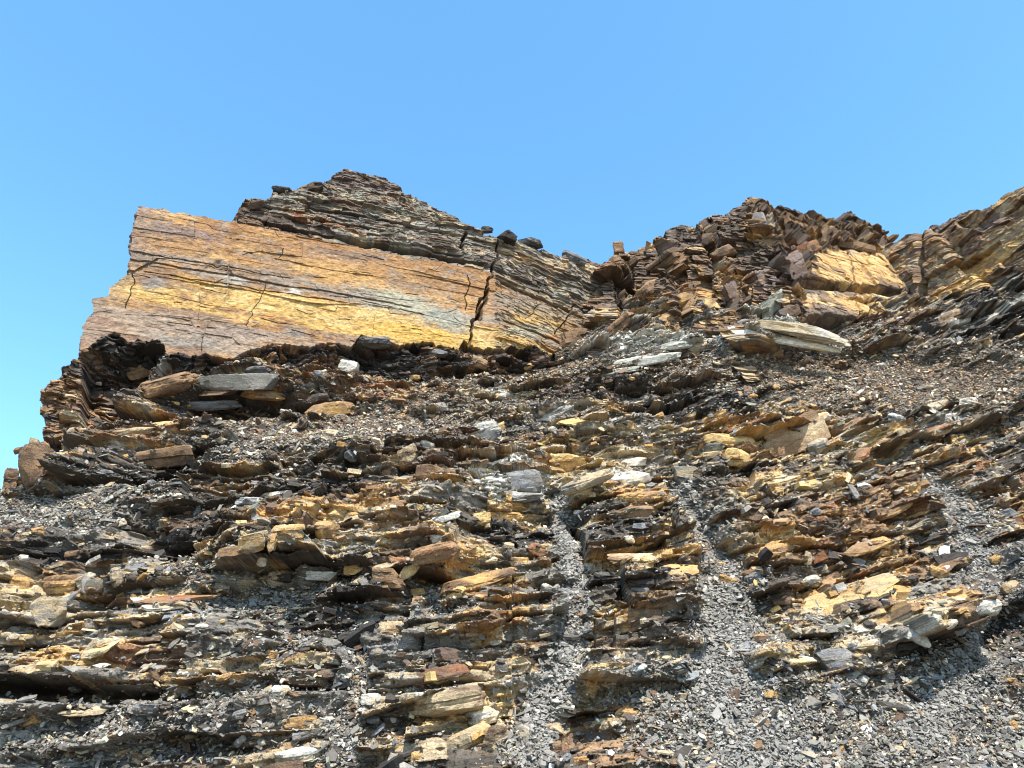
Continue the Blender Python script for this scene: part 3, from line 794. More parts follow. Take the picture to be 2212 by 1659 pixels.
V, q, t, c4 = plates(Cn, N3, T1, size * rs.uniform(.9, 1.6, NP), size * rs.uniform(.6, 1.0, NP), size * rs.uniform(.25, .95, NP), np.clip(col, 0, .6), 6, 6, .3)
me = make_mesh('shale_rubble', V, q, c4, M_LOOSE, t)
link('shale_rubble', me, kind='stuff', label='broken shale plates weathering out of the ledges', category='rubble')
print('scree built')

# ------------------------------------------------------------------ stones and slabs one can point to
def rock_mesh(name, Ld, Dd, Hd, shape, cls, cls2, seed):
    r = np.random.default_rng(seed)
    n = int(np.clip(26 + max(Ld, Dd) * 34, 26, 96))
    ns = {'b': r.integers(4, 6), 'p': r.integers(5, 8), 'l': r.integers(6, 9), 'r': r.integers(7, 10)}[shape]
    nl = {'b': r.integers(2, 4), 'p': r.integers(2, 4), 'l': r.integers(3, 6), 'r': 2}[shape]
    if Hd > .5 * Ld: nl += 2
    a0 = np.sort((np.arange(ns) + r.uniform(-.3, .3, ns)) * 2 * np.pi / ns + (np.pi / 4 if shape == 'b' else r.uniform(0, 6)))
    cr = r.uniform(.85, 1.1, ns) * (1.28 if shape == 'b' else 1.0)
    pxy = np.stack([np.cos(a0) * cr, np.sin(a0) * cr], -1)
    th = np.sort(np.concatenate([np.arange(n) / n * 2 * np.pi, np.mod(a0, 2 * np.pi), np.mod(a0 + .03, 2 * np.pi)])); n = len(th)
    R = np.zeros(n)
    for k in range(ns):
        A_, B_ = pxy[k], pxy[(k + 1) % ns]
        dx, dy = np.cos(th), np.sin(th)
        den = dx * (B_ - A_)[1] - dy * (B_ - A_)[0]
        tt = (A_[0] * (B_ - A_)[1] - A_[1] * (B_ - A_)[0]) / np.where(np.abs(den) < 1e-9, 1e-9, den)
        uu = (A_[0] * dy - A_[1] * dx) / np.where(np.abs(den) < 1e-9, 1e-9, den)
        R = np.where((tt > 0) & (uu >= -1e-6) & (uu <= 1 + 1e-6), tt, R)
    R = np.where(R <= 0, .9, R)
    hs = np.concatenate([[0], np.cumsum(r.uniform(.5, 1.5, nl))]); hs /= hs[-1]
    rows = []
    taper = {'b': .05, 'p': .10, 'l': .20, 'r': .36}[shape]
    for k in range(nl):
        sc = 1 - abs(r.normal(0, .07)) ; ox, oy = r.normal(0, .04, 2)
        nz = np.interp(th, np.linspace(0, 2 * np.pi, 15), np.append(q := r.normal(0, .06, 14), q[0]))
        for f in (.04, .5, .96):
            h = hs[k] + (hs[k + 1] - hs[k]) * f
            tp = 1 - taper * (2 * abs(h - .5)) ** 2.2
            rr = R * sc * tp * (1 + nz + r.normal(0, .022, n)) * (1 if f == .5 else .97)
            rows.append(np.stack([np.cos(th) * rr + ox, np.sin(th) * rr + oy, np.full(n, h - .5) + r.normal(0, .012, n)], -1))
    rows = np.array(rows)
    tilt = r.normal(0, .10, 2)
    def cap(row, sg):
        out = []
        cen = row.mean(0)
        for f in (.9, .6, .3):
            e = cen + (row - cen) * f
            e = e + np.stack([0 * th, 0 * th, sg * .03 + r.normal(0, .025, n) + .05 * np.sin(th * 2 + seed) * (1 - f)], -1)
            out.append(e)
        return out, cen + np.array([0, 0, sg * .03])
    ct, tc = cap(rows[-1], 1); cb, bc = cap(rows[0], -1)
    G = np.array(cb[::-1] + list(rows) + ct)
    m = len(G)
    G[..., 2] += tilt[0] * G[..., 0] + tilt[1] * G[..., 1] * .6
    Vv = np.concatenate([G.reshape(-1, 3), bc[None], tc[None]])
    for _ in range(r.integers(7, 13)):       # fracture planes
        nv = r.normal(0, 1, 3) * np.array([1, 1, 1.3]); nv /= np.linalg.norm(nv)
        pr = Vv @ nv
        dd_ = pr.max() * r.uniform(.62, .92)
        Vv = Vv - np.maximum(0, pr - dd_)[:, None] * nv * .97
    Vv = Vv * np.array([Ld / 2, Dd / 2, Hd])
    i = np.arange(n); j = (i + 1) % n
    qs = np.concatenate([np.stack([k * n + i, k * n + j, (k + 1) * n + j, (k + 1) * n + i], -1) for k in range(m - 1)])
    ts = np.concatenate([np.stack([j, i, np.full(n, m * n)], -1), np.stack([(m - 1) * n + i, (m - 1) * n + j, np.full(n, m * n + 1)], -1)])
    ca, cb2 = np.array(PAL[cls]), np.array(PAL[cls2])
    xx, yy, hh = Vv[:, 0], Vv[:, 1], Vv[:, 2]
    lam = vnoise(hh / max(.03, Hd * .22) + 0 * xx, (xx + yy) / max(Ld, .2) * 1.3, seed)
    blo = fbm((xx + .7 * yy) / (Ld * .35), (hh + .5 * yy) / (Ld * .18), seed + 1, 3)
    wv = np.clip(.5 + 1.6 * blo + 1.2 * lam - .15, 0, 1)[:, None]
    col = (ca * (1 - wv) + cb2 * wv) * (1 + .5 * lam[:, None])
    return make_mesh(name, Vv, qs, np.clip(col, .01, .6), M_LOOSE, ts)

from mathutils import Matrix
def put_rock(name, px_, py_, wpx, hpx, ang, shape, cls, cls2, label, seed, group=None, cat=None, tilt=None, sink=.16):
    P0 = spot(px_, py_)
    if P0 is None:
        return None
    r = np.random.default_rng(seed + 999)
    f = P0[1] * CP + (P0[2] - CAMZ) * SP
    mpp = f / F
    a = math.radians(ang)
    tl = {'b': 10, 'p': 30, 'l': 22, 'r': 10, 'f': 60}[shape] + r.uniform(-6, 8) if tilt is None else tilt
    tl = math.radians(tl)
    x = Vector((math.cos(a), -.12 * r.uniform(-1, 1), math.sin(a))).normalized()
    zc = Vector((-math.sin(a), -math.sin(tl), math.cos(a) * math.cos(tl))).normalized()
    y = zc.cross(x).normalized(); zc = x.cross(y).normalized()
    shape_ = 'b' if shape == 'f' else shape
    L_ = wpx * mpp * 1.04
    D_ = L_ * {'b': .8, 'p': .62, 'l': .6, 'r': .9}[shape_]
    if wpx > 110: D_ = L_ * .42
    face = shape == 'f'
    if face:
        tl = math.radians(84); zc = Vector((-math.sin(a), -math.sin(tl), math.cos(a) * math.cos(tl))).normalized(); y = zc.cross(x).normalized(); zc = x.cross(y).normalized()
        D_ = hpx * mpp * 1.35; shape = 'b'; sink = -.55
    el = math.atan2(P0[2] - CAMZ, P0[1])
    # visible height = thickness seen on edge plus what shows of the tipped-forward top
    show = max(0.0, math.sin(tl - el)) * D_
    H_ = .16 if face else max(hpx * mpp * .92 - show * .8, hpx * mpp * .45)
    me = rock_mesh(name, L_, D_, H_, shape, cls, cls2, seed)
    o = link(name, me, kind='thing', label=label, category=cat or name.replace('_', ' '))
    if group: o['group'] = group
    away = Vector((0, 1, 0))
    loc = Vector(P0) + away * (D_ * sink)
    M = Matrix((x, y, zc)).transposed().to_4x4(); M.translation = loc
    o.matrix_world = M
    return o
#@@HEROES
HEROES = [
 # name, px, py, w, h, angle, shape, colour, second colour, label
 ('boulder', 747, 790, 62, 34, -15, 'b', 'pale', 'tan', 'cream and pale orange angular boulder just below the foot of the ochre cliff'),
 ('slate_block', 558, 811, 64, 26, 0, 'r', 'dark', 'slate', 'dark pyramid-shaped slate block sitting on the grey-green ledge'),
 ('rock_slab', 520, 832, 250, 36, 3, 'p', 'green', 'grey', 'long grey-green slab jutting out over a dark hollow under the cliff'),
 ('rock_slab', 478, 850, 84, 20, 3, 'p', 'brown', 'umber', 'brown slab tucked under the grey-green overhanging slab'),
 ('rock_slab', 570, 858, 110, 28, -10, 'p', 'ochre', 'umber', 'orange slab with a drooping end beneath the grey-green slab'),
 ('rock_slab', 362, 836, 130, 42, 14, 'l', 'brown', 'umber', 'thick brown slab tilted up towards the grey-green slab'),
 ('boulder', 714, 890, 116, 34, 9, 'l', 'ochre', 'umber', 'orange-brown lens-shaped boulder above a deep black shadow'),
 ('rock_slab', 680, 866, 82, 22, 4, 'p', 'brown', 'dark', 'dark brown slab resting above the orange lens-shaped boulder'),
 ('rock_slab', 455, 880, 130, 26, 2, 'p', 'slate', 'dark', 'dark blue-grey flaggy slab in the hollow below the grey-green slab'),
 ('rock_slab', 300, 800, 60, 34, 22, 'p', 'umber', 'brown', 'brown upturned slab in the shade of the ochre cliff base'),
 ('rock_slab', 276, 930, 130, 28, 8, 'p', 'tan', 'umber', 'tan broken ledge slab at the edge of the left buttress'),
 ('rock_slab', 345, 912, 110, 20, 4, 'p', 'yellow', 'tan', 'yellowish sunlit slab edge above the long brown outcrop'),
 ('boulder', 170, 952, 62, 60, 4, 'b', 'umber', 'tan', 'square brown block leaning against the left buttress beside a dark cleft'),
 ('boulder', 70, 1004, 84, 92, 8, 'l', 'brown', 'umber', 'big dark brown rugged boulder standing on the skyline at the far left'),
 ('boulder', 22, 1036, 34, 46, 0, 'b', 'brown', 'umber', 'narrow brown block at the edge beside the skyline boulder'),
 ('stone', 72, 955, 22, 18, -8, 'b', 'umber', 'tan', 'small brown cube balanced on top of the skyline boulder'),
 ('stone', 42, 972, 28, 18, 10, 'p', 'umber', 'brown', 'small flat brown stone on the shoulder of the skyline boulder'),
 ('rock_slab', 360, 985, 150, 50, 10, 'p', 'umber', 'brown', 'broad brown weathered slab above the deep black hollow'),
 ('boulder', 530, 1020, 96, 46, 4, 'l', 'brown', 'dark', 'domed dark brown outcrop beside the black hollow'),
 ('stone', 540, 1082, 52, 18, -3, 'b', 'slate', 'pale', 'pale blue-grey stone lying between two dark shale beds'),
 ('stone', 600, 1066, 64, 18, 5, 'l', 'tan', 'pale', 'pale tan lens of stone on the brown scree'),
 ('stone', 405, 1101, 26, 24, 0, 'r', 'umber', 'rust', 'small rusty brown stone below the black hollow'),
 ('stone', 92, 1110, 36, 26, 45, 'p', 'pale', 'tan', 'white stone tipped on edge in the grey scree patch'),
 ('boulder', 1043, 936, 62, 48, 12, 'b', 'pale', 'grey', 'white angular boulder with a grey shaded side, midway up the slope'),
 ('stone', 1078, 926, 22, 24, 10, 'b', 'ochre', 'yellow', 'small orange stone touching the white angular boulder'),
 ('boulder', 1200, 891, 88, 32, 12, 'l', 'pale', 'grey', 'pale lumpy white boulder tilted up to one side'),
 ('rock_slab', 1252, 904, 98, 18, 5, 'p', 'ochre', 'yellow', 'thin orange-yellow slab below the pale lumpy boulder'),
 ('boulder', 884, 985, 58, 44, 28, 'b', 'tan', 'brown', 'tan block tilted steeply, standing over brown shale'),
 ('stone', 918, 958, 36, 18, 0, 'b', 'pale', 'tan', 'cream stone on the scree just above the tilted tan block'),
 ('boulder', 930, 1028, 66, 62, 20, 'p', 'brown', 'umber', 'broad brown three-sided face of rock with dark shale beside it'),
 ('rock_slab', 1210, 998, 146, 44, 4, 'l', 'yellow', 'ochre', 'bright yellow lens-shaped slab in the middle of the slope'),
 ('boulder', 1112, 1046, 148, 62, 2, 'l', 'grey', 'slate', 'grey layered hump of rock with a white band below'),
 ('boulder', 1115, 1072, 130, 26, 6, 'l', 'pale', 'grey', 'bright white band of rock under the grey layered hump'),
 ('rock_slab', 1262, 1040, 130, 36, 20, 'p', 'tan', 'grey', 'grey-tan slab sloping up from the white band of rock'),
 ('rock_slab', 1352, 1030, 132, 36, 8, 'p', 'pale', 'tan', 'pale grey-tan slab below the row of orange blocks'),
 ('rock_slab', 1356, 998, 112, 24, 3, 'b', 'ochre', 'pale', 'row of pale orange blocky rock capping the pale slab'),
 ('rock_slab', 960, 1115, 70, 24, 9, 'p', 'pale', 'pale', 'clean white slab lying above dark shale'),
 ('boulder', 838, 1091, 90, 38, 14, 'l', 'ochre', 'umber', 'orange-brown lens boulder capping the tan bank'),
 ('stone', 755, 1114, 58, 24, 8, 'l', 'ochre', 'umber', 'orange flat stone beside the orange-brown lens boulder'),
 ('boulder', 703, 1141, 64, 42, 0, 'b', 'ochre', 'umber', 'orange blocky boulder overhanging a dark gap'),
 ('boulder', 544, 1168, 58, 48, -4, 'b', 'tan', 'ochre', 'square orange and tan boulder at the end of a row of blocks'),
 ('boulder', 619, 1147, 60, 32, 10, 'b', 'tan', 'ochre', 'tan block between the square boulder and the orange boulder'),
 ('boulder', 585, 1171, 27, 42, -10, 'b', 'ochre', 'tan', 'narrow upright ochre block wedged beside the square boulder'),
 ('stone', 565, 1209, 30, 28, 20, 'r', 'tan', 'pale', 'rounded tan stone below the square boulder'),
 ('rock_slab', 690, 1243, 68, 20, -2, 'b', 'pale', 'pale', 'clean white block with a dark shaded end, low on the slope'),
 ('rock_slab', 770, 1226, 54, 22, 10, 'b', 'yellow', 'ochre', 'yellow block beside the clean white block'),
 ('slate_slab', 292, 1226, 60, 24, 14, 'p', 'slate', 'grey', 'flat blue-grey slate slab lying on the slope above brown beds'),
 ('boulder', 250, 1246, 34, 42, 10, 'r', 'tan', 'grey', 'rounded grey-tan boulder beside the flat slate slab'),
 ('boulder', 122, 1260, 92, 40, 0, 'b', 'umber', 'ochre', 'wide brown-orange block split from its neighbour by a dark joint'),
 ('boulder', 46, 1262, 54, 42, 0, 'b', 'ochre', 'umber', 'orange block at the edge of the photo beside a dark joint'),
 ('boulder', 92, 1318, 70, 60, 0, 'b', 'tan', 'grey', 'large square grey-tan block below the wide brown-orange block'),
 ('boulder', 182, 1254, 46, 34, 40, 'p', 'tan', 'pale', 'pale tan slab tipped steeply beside the wide brown-orange block'),
 ('boulder', 208, 1264, 58, 26, 0, 'b', 'green', 'brown', 'olive-grey block in front of the rounded grey-tan boulder'),
 ('slate_slab', 152, 1290, 60, 26, 40, 'p', 'slate', 'pale', 'pale grey slab leaning steeply over the large square block'),
 ('rock_slab', 380, 1291, 190, 22, 4, 'p', 'umber', 'rust', 'long reddish-brown slab lying along the beds'),
 ('rock_slab', 352, 1307, 118, 18, 4, 'p', 'tan', 'pale', 'pale tan slab directly under the long reddish-brown slab'),
 ('rock_slab', 222, 1337, 92, 24, 7, 'p', 'tan', 'yellow', 'tan slab with a sunlit edge over a dark recess'),
 ('rock_slab', 214, 1401, 86, 30, 20, 'p', 'yellow', 'tan', 'yellow-tan slab slanting upward among thin dark beds'),
 ('rock_slab', 300, 1404, 90, 16, 18, 'p', 'tan', 'grey', 'thin tan slab slanting beside the yellow-tan slab'),
 ('rock_slab', 40, 1445, 90, 26, 2, 'b', 'tan', 'ochre', 'tan ledge block just above the long black overhang shadow'),
 ('rock_slab', 105, 1440, 70, 26, 8, 'b', 'yellow', 'tan', 'cream-yellow ledge block above the black overhang shadow'),
 ('rock_slab', 166, 1535, 110, 34, 0, 'b', 'tan', 'grey', 'cracked tan rock face at the foot of the black overhang'),
 ('boulder', 655, 1558, 90, 38, 8, 'b', 'umber', 'ochre', 'brown-orange block perched above a grey one near the bottom'),
 ('boulder', 655, 1588, 84, 26, 8, 'b', 'grey', 'slate', 'grey block directly under the brown-orange block'),
 ('boulder', 640, 1630, 100, 42, 6, 'b', 'tan', 'pale', 'cream pale tan broken blocks under the grey block'),
 ('boulder', 300, 1636, 40, 32, -10, 'b', 'brown', 'tan', 'brown wedge-shaped stone at the bottom of the grey scree'),
 ('stone', 263, 1625, 42, 18, 10, 'b', 'ochre', 'tan', 'orange-pink stone beside the brown wedge-shaped stone'),
 ('slate_slab', 288, 1598, 30, 28, 20, 'p', 'slate', 'slate', 'blue-grey slate lying flat in the bottom scree'),
 ('stone', 70, 1553, 32, 24, 8, 'b', 'ochre', 'umber', 'orange-brown stone in the scree under the black overhang'),
 ('slate_slab', 211, 1634, 22, 24, 30, 'p', 'slate', 'slate', 'small blue-grey slate standing on edge near the bottom'),
 ('rock_slab', 945, 1456, 122, 30, 8, 'b', 'rust', 'brown', 'dark red-brown long block overhanging a tan wall'),
 ('rock_slab', 952, 1417, 80, 32, 8, 'b', 'brown', 'purple', 'dark brown block above the red-brown overhanging block'),
 ('boulder', 980, 1512, 180, 56, 8, 'b', 'tan', 'brown', 'olive-tan weathered wall of rock under the red-brown block'),
 ('boulder', 1042, 1542, 74, 44, 12, 'b', 'pale', 'yellow', 'bright cream-white rock at the foot of the olive-tan wall'),
 ('boulder', 1003, 1598, 94, 50, 25, 'b', 'tan', 'ochre', 'ochre-tan block tilted up beside a flat grey-brown face'),
 ('boulder', 1076, 1592, 58, 54, 0, 'b', 'brown', 'tan', 'flat grey-brown rock face with a crack down it'),
 ('boulder', 1133, 1596, 58, 58, 10, 'b', 'grey', 'tan', 'grey block beside the cracked grey-brown face'),
 ('rock_slab', 1197, 1574, 78, 26, 3, 'b', 'tan', 'umber', 'tan slab block beside the scree chute near the bottom'),
 ('boulder', 902, 1637, 44, 28, 5, 'b', 'ochre', 'tan', 'orange block at the bottom below the ochre-tan block'),
 ('stone', 1249, 1646, 32, 22, -5, 'b', 'ochre', 'rust', 'bright orange stone at the bottom edge of the photo'),
 ('slate_slab', 1374, 1445, 54, 30, 6, 'p', 'slate', 'pale', 'pale blue-grey slate slab between the two scree chutes'),
 ('slate_slab', 1418, 1514, 26, 26, -30, 'p', 'slate', 'slate', 'small blue-grey slate tilted beside the ochre-tan ledge'),
 ('boulder', 1362, 1536, 92, 42, 16, 'l', 'ochre', 'tan', 'ochre-tan ledge block near the bottom between the chutes'),
 ('boulder', 842, 1362, 88, 46, 4, 'l', 'umber', 'tan', 'brown dome of rock among black shale'),
 ('rock_slab', 980, 1283, 66, 32, 30, 'p', 'yellow', 'ochre', 'sunlit yellow slab hanging below a broad ochre face'),
 ('boulder', 1020, 1258, 190, 44, 13, 'l', 'ochre', 'brown', 'broad ochre-brown rock face above the hanging yellow slab'),
 ('rock_slab', 938, 1192, 130, 52, 18, 'p', 'umber', 'rust', 'reddish-brown layered slab rising across the middle of the slope'),
 ('rock_slab', 884, 1228, 70, 34, 38, 'p', 'yellow', 'tan', 'yellow-tan slab propped steeply under the reddish-brown layered slab'),
 ('rock_slab', 832, 1250, 70, 44, 8, 'b', 'umber', 'brown', 'brown block below a pale narrow ledge'),
 ('rock_slab', 842, 1216, 100, 18, 8, 'p', 'tan', 'pale', 'pale narrow ledge slab on top of a brown block'),
 ('rock_slab', 1116, 1213, 62, 22, 5, 'b', 'brown', 'ochre', 'brown ledge block above a black shadow beside the chute'),
 ('stone', 1160, 1187, 36, 26, -2, 'b', 'umber', 'rust', 'rust-orange block end beside the narrow scree chute'),
 ('stone', 1040, 1120, 38, 28, -4, 'b', 'yellow', 'yellow', 'yellow square block under the white banded rock'),
 ('rock_slab', 1092, 1114, 84, 28, 3, 'l', 'ochre', 'yellow', 'orange-yellow crumbly ledge beside the yellow square block'),
 ('stone', 1183, 1091, 38, 24, 8, 'r', 'yellow', 'pale', 'pale yellow rounded stone at the head of the narrow chute'),
 ('stone', 943, 1162, 24, 18, 14, 'b', 'pale', 'pale', 'small white block beside dark shale beneath the white slab'),
 ('rock_slab', 1395, 1072, 130, 34, 2, 'l', 'ochre', 'umber', 'orange ledge between the two scree chutes, with a brown bed beneath'),
 ('rock_slab', 1384, 1102, 130, 34, 5, 'p', 'brown', 'umber', 'brown layered ledge below the orange ledge between the chutes'),
 ('rock_slab', 1376, 1204, 150, 34, 4, 'p', 'umber', 'tan', 'long tan-brown slab with vertical cracks between the chutes'),
 ('rock_slab', 1468, 1228, 110, 26, 4, 'p', 'ochre', 'tan', 'ochre jagged ledge ending at the wide grey chute'),
 ('rock_slab', 1410, 1250, 130, 20, 2, 'p', 'dark', 'black', 'black shale ledge under the ochre jagged ledge'),
 ('boulder', 1722, 936, 166, 74, 24, 'b', 'umber', 'tan', 'large wedge-shaped brown boulder with a pale ochre top'),
 ('rock_slab', 1762, 904, 84, 24, 14, 'p', 'pale', 'ochre', 'pale ochre slab capping the large wedge-shaped boulder'),
 ('boulder', 1774, 962, 84, 40, 28, 'p', 'tan', 'grey', 'grey-tan slab leaning under the large wedge-shaped boulder'),
 ('rock_slab', 1580, 950, 144, 40, -10, 'p', 'ochre', 'yellow', 'bright orange slab dipping towards the large wedge-shaped boulder'),
 ('boulder', 1600, 988, 58, 42, -10, 'b', 'yellow', 'ochre', 'yellow broken block below the bright orange slab'),
 ('rock_slab', 1522, 968, 112, 34, 14, 'p', 'dark', 'green', 'dark grey-green slab beside the bright orange slab'),
 ('stone', 1538, 984, 40, 22, 4, 'b', 'tan', 'yellow', 'pale tan stone in front of the dark grey-green slab'),
 ('rock_slab', 1850, 986, 82, 34, 24, 'p', 'umber', 'rust', 'reddish rust slab tilted among thin brown plates'),
 ('boulder', 1486, 1028, 60, 46, 4, 'b', 'tan', 'grey', 'grey-tan block at the head of the wide chute'),
 ('rock_slab', 1680, 1034, 92, 28, 9, 'p', 'yellow', 'tan', 'yellow-tan flat slab below the large wedge-shaped boulder'),
 ('rock_slab', 1748, 1048, 62, 26, 12, 'p', 'tan', 'ochre', 'tan-orange flat slab beside the yellow-tan flat slab'),
 ('stone', 1935, 903, 36, 24, -20, 'p', 'pale', 'slate', 'white three-sided slab with a bluish lower side'),
 ('stone', 2096, 868, 38, 20, -6, 'b', 'pale', 'tan', 'cream white stone on the upper scree near the edge'),
 ('rock_slab', 2030, 878, 118, 26, 18, 'p', 'tan', 'pale', 'tan layered slab tilted below the upper scree'),
 ('rock_slab', 2064, 898, 104, 16, 16, 'p', 'pale', 'grey', 'pale thin slab just under the tan layered slab'),
 ('rock_slab', 2028, 926, 76, 28, 26, 'p', 'tan', 'rust', 'pinkish tan slab slanting above thin brown plates'),
 ('stone', 1955, 936, 24, 24, -12, 'b', 'tan', 'umber', 'small tan cube-like stone in grey scree'),
 ('stone', 1901, 791, 36, 18, -2, 'p', 'pale', 'brown', 'lone pale flat stone on the smooth upper scree'),
 ('rock_slab', 1940, 1288, 136, 56, 17, 'l', 'ochre', 'yellow', 'ochre crumbly outcrop at the end of the long tan slab'),
 ('rock_slab', 1838, 1278, 250, 26, 18, 'p', 'tan', 'yellow', 'long straight tan slab slanting across the slope beside the wide chute'),
 ('rock_slab', 1655, 1188, 140, 36, 8, 'l', 'ochre', 'umber', 'ochre overhanging ledge beside the wide grey chute'),
 ('rock_slab', 1880, 1178, 130, 24, 18, 'p', 'ochre', 'umber', 'ochre-brown slab above the long straight tan slab'),
 ('rock_slab', 1930, 1102, 120, 24, 20, 'p', 'umber', 'ochre', 'rust-brown slab below thin slanting plates'),
 ('boulder', 1814, 1503, 42, 48, -6, 'b', 'slate', 'grey', 'blue-grey block with flat faces in the lower scree'),
 ('boulder', 1812, 1424, 96, 56, 14, 'b', 'slate', 'grey', 'big grey angular block beside a pale tan one'),
 ('boulder', 1886, 1385, 92, 38, 14, 'p', 'tan', 'pale', 'pale tan block leaning on the big grey angular block'),
 ('boulder', 1976, 1370, 60, 32, -28, 'b', 'pale', 'grey', 'pale grey block tipped downhill in the lower scree'),
 ('rock_slab', 1870, 1357, 72, 14, 9, 'p', 'pale', 'pale', 'thin white slab above the pale tan block'),
 ('rock_slab', 1710, 1424, 132, 36, 0, 'l', 'yellow', 'pale', 'pale yellow crumbly ledge beside the big grey angular block'),
 ('rock_slab', 1938, 1563, 62, 24, 3, 'l', 'rust', 'ochre', 'rusty orange ledge poking out of the lower grey scree'),
 ('rock_slab', 1770, 1575, 58, 26, -45, 'p', 'umber', 'rust', 'rusty brown crumbling slab pointing downhill in the lower scree'),
 ('stone', 1590, 1592, 40, 20, -40, 'p', 'yellow', 'pale', 'pale yellow stone pointing downhill in the wide chute'),
 ('stone', 1668, 1497, 46, 22, 3, 'b', 'ochre', 'tan', 'ochre stone in lower scree beside an orange one'),
 ('stone', 1620, 1504, 42, 24, 8, 'b', 'ochre', 'rust', 'orange stone with a dark block above it in the wide chute'),
 ('boulder', 2070, 1573, 66, 42, 6, 'l', 'black', 'dark', 'black flaggy shale hump in the bottom corner scree'),
 ('stone', 2034, 1237, 56, 34, -14, 'p', 'ochre', 'tan', 'orange flat slab beside the upper end of the grey gully'),
 ('boulder', 2128, 1312, 76, 42, 20, 'r', 'pale', 'tan', 'pale cracked grey boulder near a black hollow at the edge'),
 ('boulder', 2098, 1392, 66, 36, 20, 'l', 'brown', 'dark', 'dark brown flaggy boulder in the scree below the black hollow'),
 ('stone', 2196, 1572, 36, 30, -45, 'p', 'ochre', 'umber', 'orange sliver of rock at the edge of the bottom scree'),
 ('stone', 2186, 1270, 50, 26, 20, 'b', 'tan', 'umber', 'pinkish tan stone above the black hollow at the edge'),
 # along the foot of the cliffs
 ('rock_slab', 1708, 722, 190, 24, -16, 'f', 'tan', 'pale', 'long pale cream slab lying tilted under the middle crag, upper of two'),
 ('rock_slab', 1684, 748, 205, 34, -16, 'f', 'yellow', 'pale', 'long pale greenish slab lying tilted under the middle crag, lower of two'),
 ('rock_slab', 1500, 752, 90, 26, 6, 'p', 'tan', 'umber', 'tan-orange slab at the uphill end of the two pale slabs'),
 ('rock_slab', 1930, 736, 116, 22, 12, 'p', 'pale', 'pale', 'white slab across the scree from the two long pale slabs'),
 ('boulder', 2054, 688, 92, 36, 16, 'b', 'umber', 'pale', 'pinkish-brown block with a pale underside below the right crag'),
 ('boulder', 1240, 732, 96, 40, 22, 'b', 'brown', 'umber', 'dark brown tilted block in the notch below the left and middle crags'),
 ('boulder', 1337, 532, 26, 30, 4, 'b', 'umber', 'brown', 'squarish brown block standing on the skyline of the middle crag'),
 ('boulder', 1326, 562, 28, 24, 20, 'b', 'umber', 'brown', 'brown block on the skyline notch beside the squarish standing block'),
 ('boulder', 1094, 508, 46, 26, -8, 'b', 'black', 'dark', 'black boulder overhanging the crack on top of the left cliff'),
 ('boulder', 1050, 494, 30, 14, 0, 'b', 'dark', 'black', 'small black rock behind the black boulder on the cliff top'),
 ('rock_slab', 1146, 521, 64, 22, -24, 'p', 'dark', 'slate', 'dark grey slab leaning on the cliff top beyond the black boulder'),
 ('rock_slab', 1240, 553, 64, 20, -25, 'p', 'slate', 'dark', 'grey slab on the cliff top near the notch'),
 ('boulder', 605, 408, 38, 14, -2, 'b', 'dark', 'black', 'dark block on the stepped shoulder of the left cliff top'),
 ('boulder', 678, 403, 34, 22, 5, 'b', 'black', 'brown', 'crumbly black block just below the highest peak'),
 ('boulder', 548, 440, 62, 18, 6, 'p', 'brown', 'dark', 'dark red-brown slab sticking out over the ochre cliff top'),
 ('rock_slab', 800, 735, 98, 24, 2, 'l', 'dark', 'slate', 'dark grey flaggy slab against the foot of the ochre cliff'),
 ('rock_slab', 945, 760, 52, 18, 3, 'p', 'slate', 'dark', 'grey-black slab in the rubble under the ochre cliff'),
 ('rock_slab', 1034, 782, 64, 24, -24, 'p', 'tan', 'umber', 'tan-orange slab tipped downhill in the rubble under the big crack'),
 ('rock_slab', 1085, 781, 44, 24, -36, 'p', 'pale', 'slate', 'pale grey slab tipped steeply beside the tan-orange slab'),
 ('rock_slab', 1400, 772, 150, 24, 10, 'p', 'pale', 'green', 'pale grey-green bed of slabs under the middle crag'),
 ('rock_slab', 1330, 800, 160, 20, 12, 'p', 'green', 'pale', 'grey-green slab below and beside the pale grey-green bed'),
 ('rock_slab', 1460, 742, 90, 18, 8, 'p', 'green', 'pale', 'pale green slab at the foot of the brown rubble of the middle crag'),
 # blocks of the middle crag
 ('boulder', 1622, 444, 72, 26, 26, 'p', 'brown', 'dark', 'dark brown block forming the highest point of the middle crag'),
 ('boulder', 1640, 472, 34, 38, -10, 'b', 'slate', 'umber', 'grey block with an orange face under the top of the middle crag'),
 ('boulder', 1665, 522, 60, 34, 26, 'b', 'umber', 'ochre', 'brown-orange block tilted in the upper middle crag'),
 ('boulder', 1523, 607, 46, 30, -4, 'b', 'yellow', 'ochre', 'bright yellow block face in the middle crag'),
 ('boulder', 1538, 660, 64, 52, 34, 'b', 'umber', 'yellow', 'brown tilted block with a yellow end low in the middle crag'),
 ('boulder', 1590, 635, 56, 66, 24, 'b', 'purple', 'brown', 'purple-brown upright block in the middle crag'),
 ('boulder', 1652, 598, 76, 46, 24, 'b', 'purple', 'umber', 'broad purple-brown block beside the corner of the smooth ochre face'),
 ('boulder', 1578, 575, 54, 36, 28, 'b', 'brown', 'umber', 'brown jutting block in the centre of the middle crag'),
 ('boulder', 1672, 650, 96, 34, 38, 'p', 'black', 'green', 'black slab slanting across the foot of the middle crag'),
 ('boulder', 1714, 575, 64, 60, 32, 'b', 'brown', 'purple', 'dark brown corner block that edges the smooth ochre face'),
 ('boulder', 1705, 672, 80, 34, 30, 'b', 'brown', 'dark', 'brown wedge at the foot of the corner of the ochre face'),
 ('boulder', 1840, 512, 110, 34, -26, 'b', 'umber', 'brown', 'brown block dipping above the smooth ochre face'),
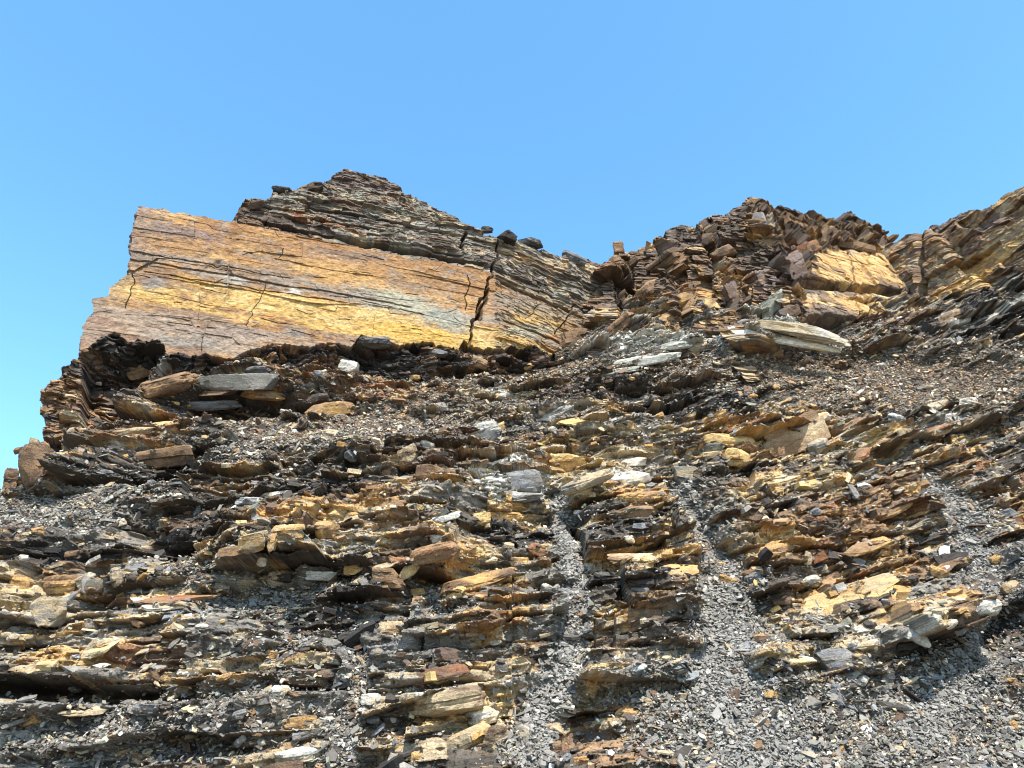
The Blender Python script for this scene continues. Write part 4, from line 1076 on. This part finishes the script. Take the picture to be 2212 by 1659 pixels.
 ('boulder', 1790, 500, 80, 30, 34, 'b', 'brown', 'umber', 'dark brown sloping block high above the ochre face'),
 ('boulder', 1745, 530, 60, 26, 20, 'b', 'umber', 'rust', 'rust-brown block on top of the smooth ochre face'),
 ('boulder', 1450, 555, 90, 34, 36, 'b', 'brown', 'umber', 'brown slanting slab block on the flank of the middle crag'),
 ('boulder', 1400, 620, 96, 34, 38, 'b', 'umber', 'brown', 'long brown slab slanting down to the notch'),
 ('boulder', 1470, 640, 80, 32, 36, 'b', 'umber', 'ochre', 'orange-brown slanting slab above the foot of the middle crag'),
 ('boulder', 1430, 690, 84, 30, 34, 'p', 'umber', 'ochre', 'orange-brown flat slab slanting at the foot of the middle crag'),
 ('boulder', 1350, 690, 70, 28, 30, 'b', 'brown', 'umber', 'brown rubble block on the notch slope'),
 ('boulder', 1520, 510, 80, 28, 34, 'b', 'brown', 'dark', 'dark brown slanting block near the skyline of the middle crag'),
 ('boulder', 1560, 545, 70, 24, 30, 'b', 'umber', 'brown', 'brown block below the dark skyline block of the middle crag'),
 ('boulder', 1600, 695, 52, 22, 20, 'b', 'purple', 'slate', 'grey-purple fallen block at the foot of the middle crag'),
]
rh = np.random.default_rng(12)
for k, (nm, hx, hy, hw, hh_, ha, shp, c1, c2, lab) in enumerate(HEROES):
    crag_ = hy < 705 and hx > 1290
    put_rock(nm, hx, hy, hw, hh_, ha, shp, c1, c2, lab, 2000 + 7 * k, sink=.34 if crag_ else (-.12 if hx < 760 and 800 < hy < 900 else .16))
KINDS = [
 ('stone', 'tan', 'pale', 'small tan stone lying loose on the rubble slope', 'small loose tan stones', 24), ('stone', 'ochre', 'umber', 'small orange stone lying loose on the rubble slope', 'small loose orange stones', 24),
 ('stone', 'pale', 'tan', 'small white stone lying loose on the rubble slope', 'small loose white stones', 20), ('slate_chip', 'slate', 'grey', 'small blue-grey slate chip lying loose on the rubble slope', 'small loose slate chips', 20),
 ('stone', 'umber', 'brown', 'small brown stone lying loose on the rubble slope', 'small loose brown stones', 24)]
for nm, c1, c2, lab, grp, cnt in KINDS:
    for q in range(cnt):
        for _ in range(30):
            hx = rh.uniform(20, 2190); hy = rh.uniform(790, 1650)
            if hx < 200 and hy < 1100: continue
            if all((hx - h[1]) ** 2 / (.6 * h[3] + 16) ** 2 + (hy - h[2]) ** 2 / (.6 * h[4] + 12) ** 2 > 1 for h in HEROES): break
        sc = 14 + 14 * rh.random() ** 2 + (hy - 790) / 860 * 8
        put_rock(nm, hx, hy, sc * rh.uniform(1, 1.7), sc * rh.uniform(.5, .9), rh.normal(8, 16), rh.choice(['b', 'p', 'b', 'r']), c1, c2, lab, 6000 + int(rh.integers(1, 90000)), group=grp, sink=.05)
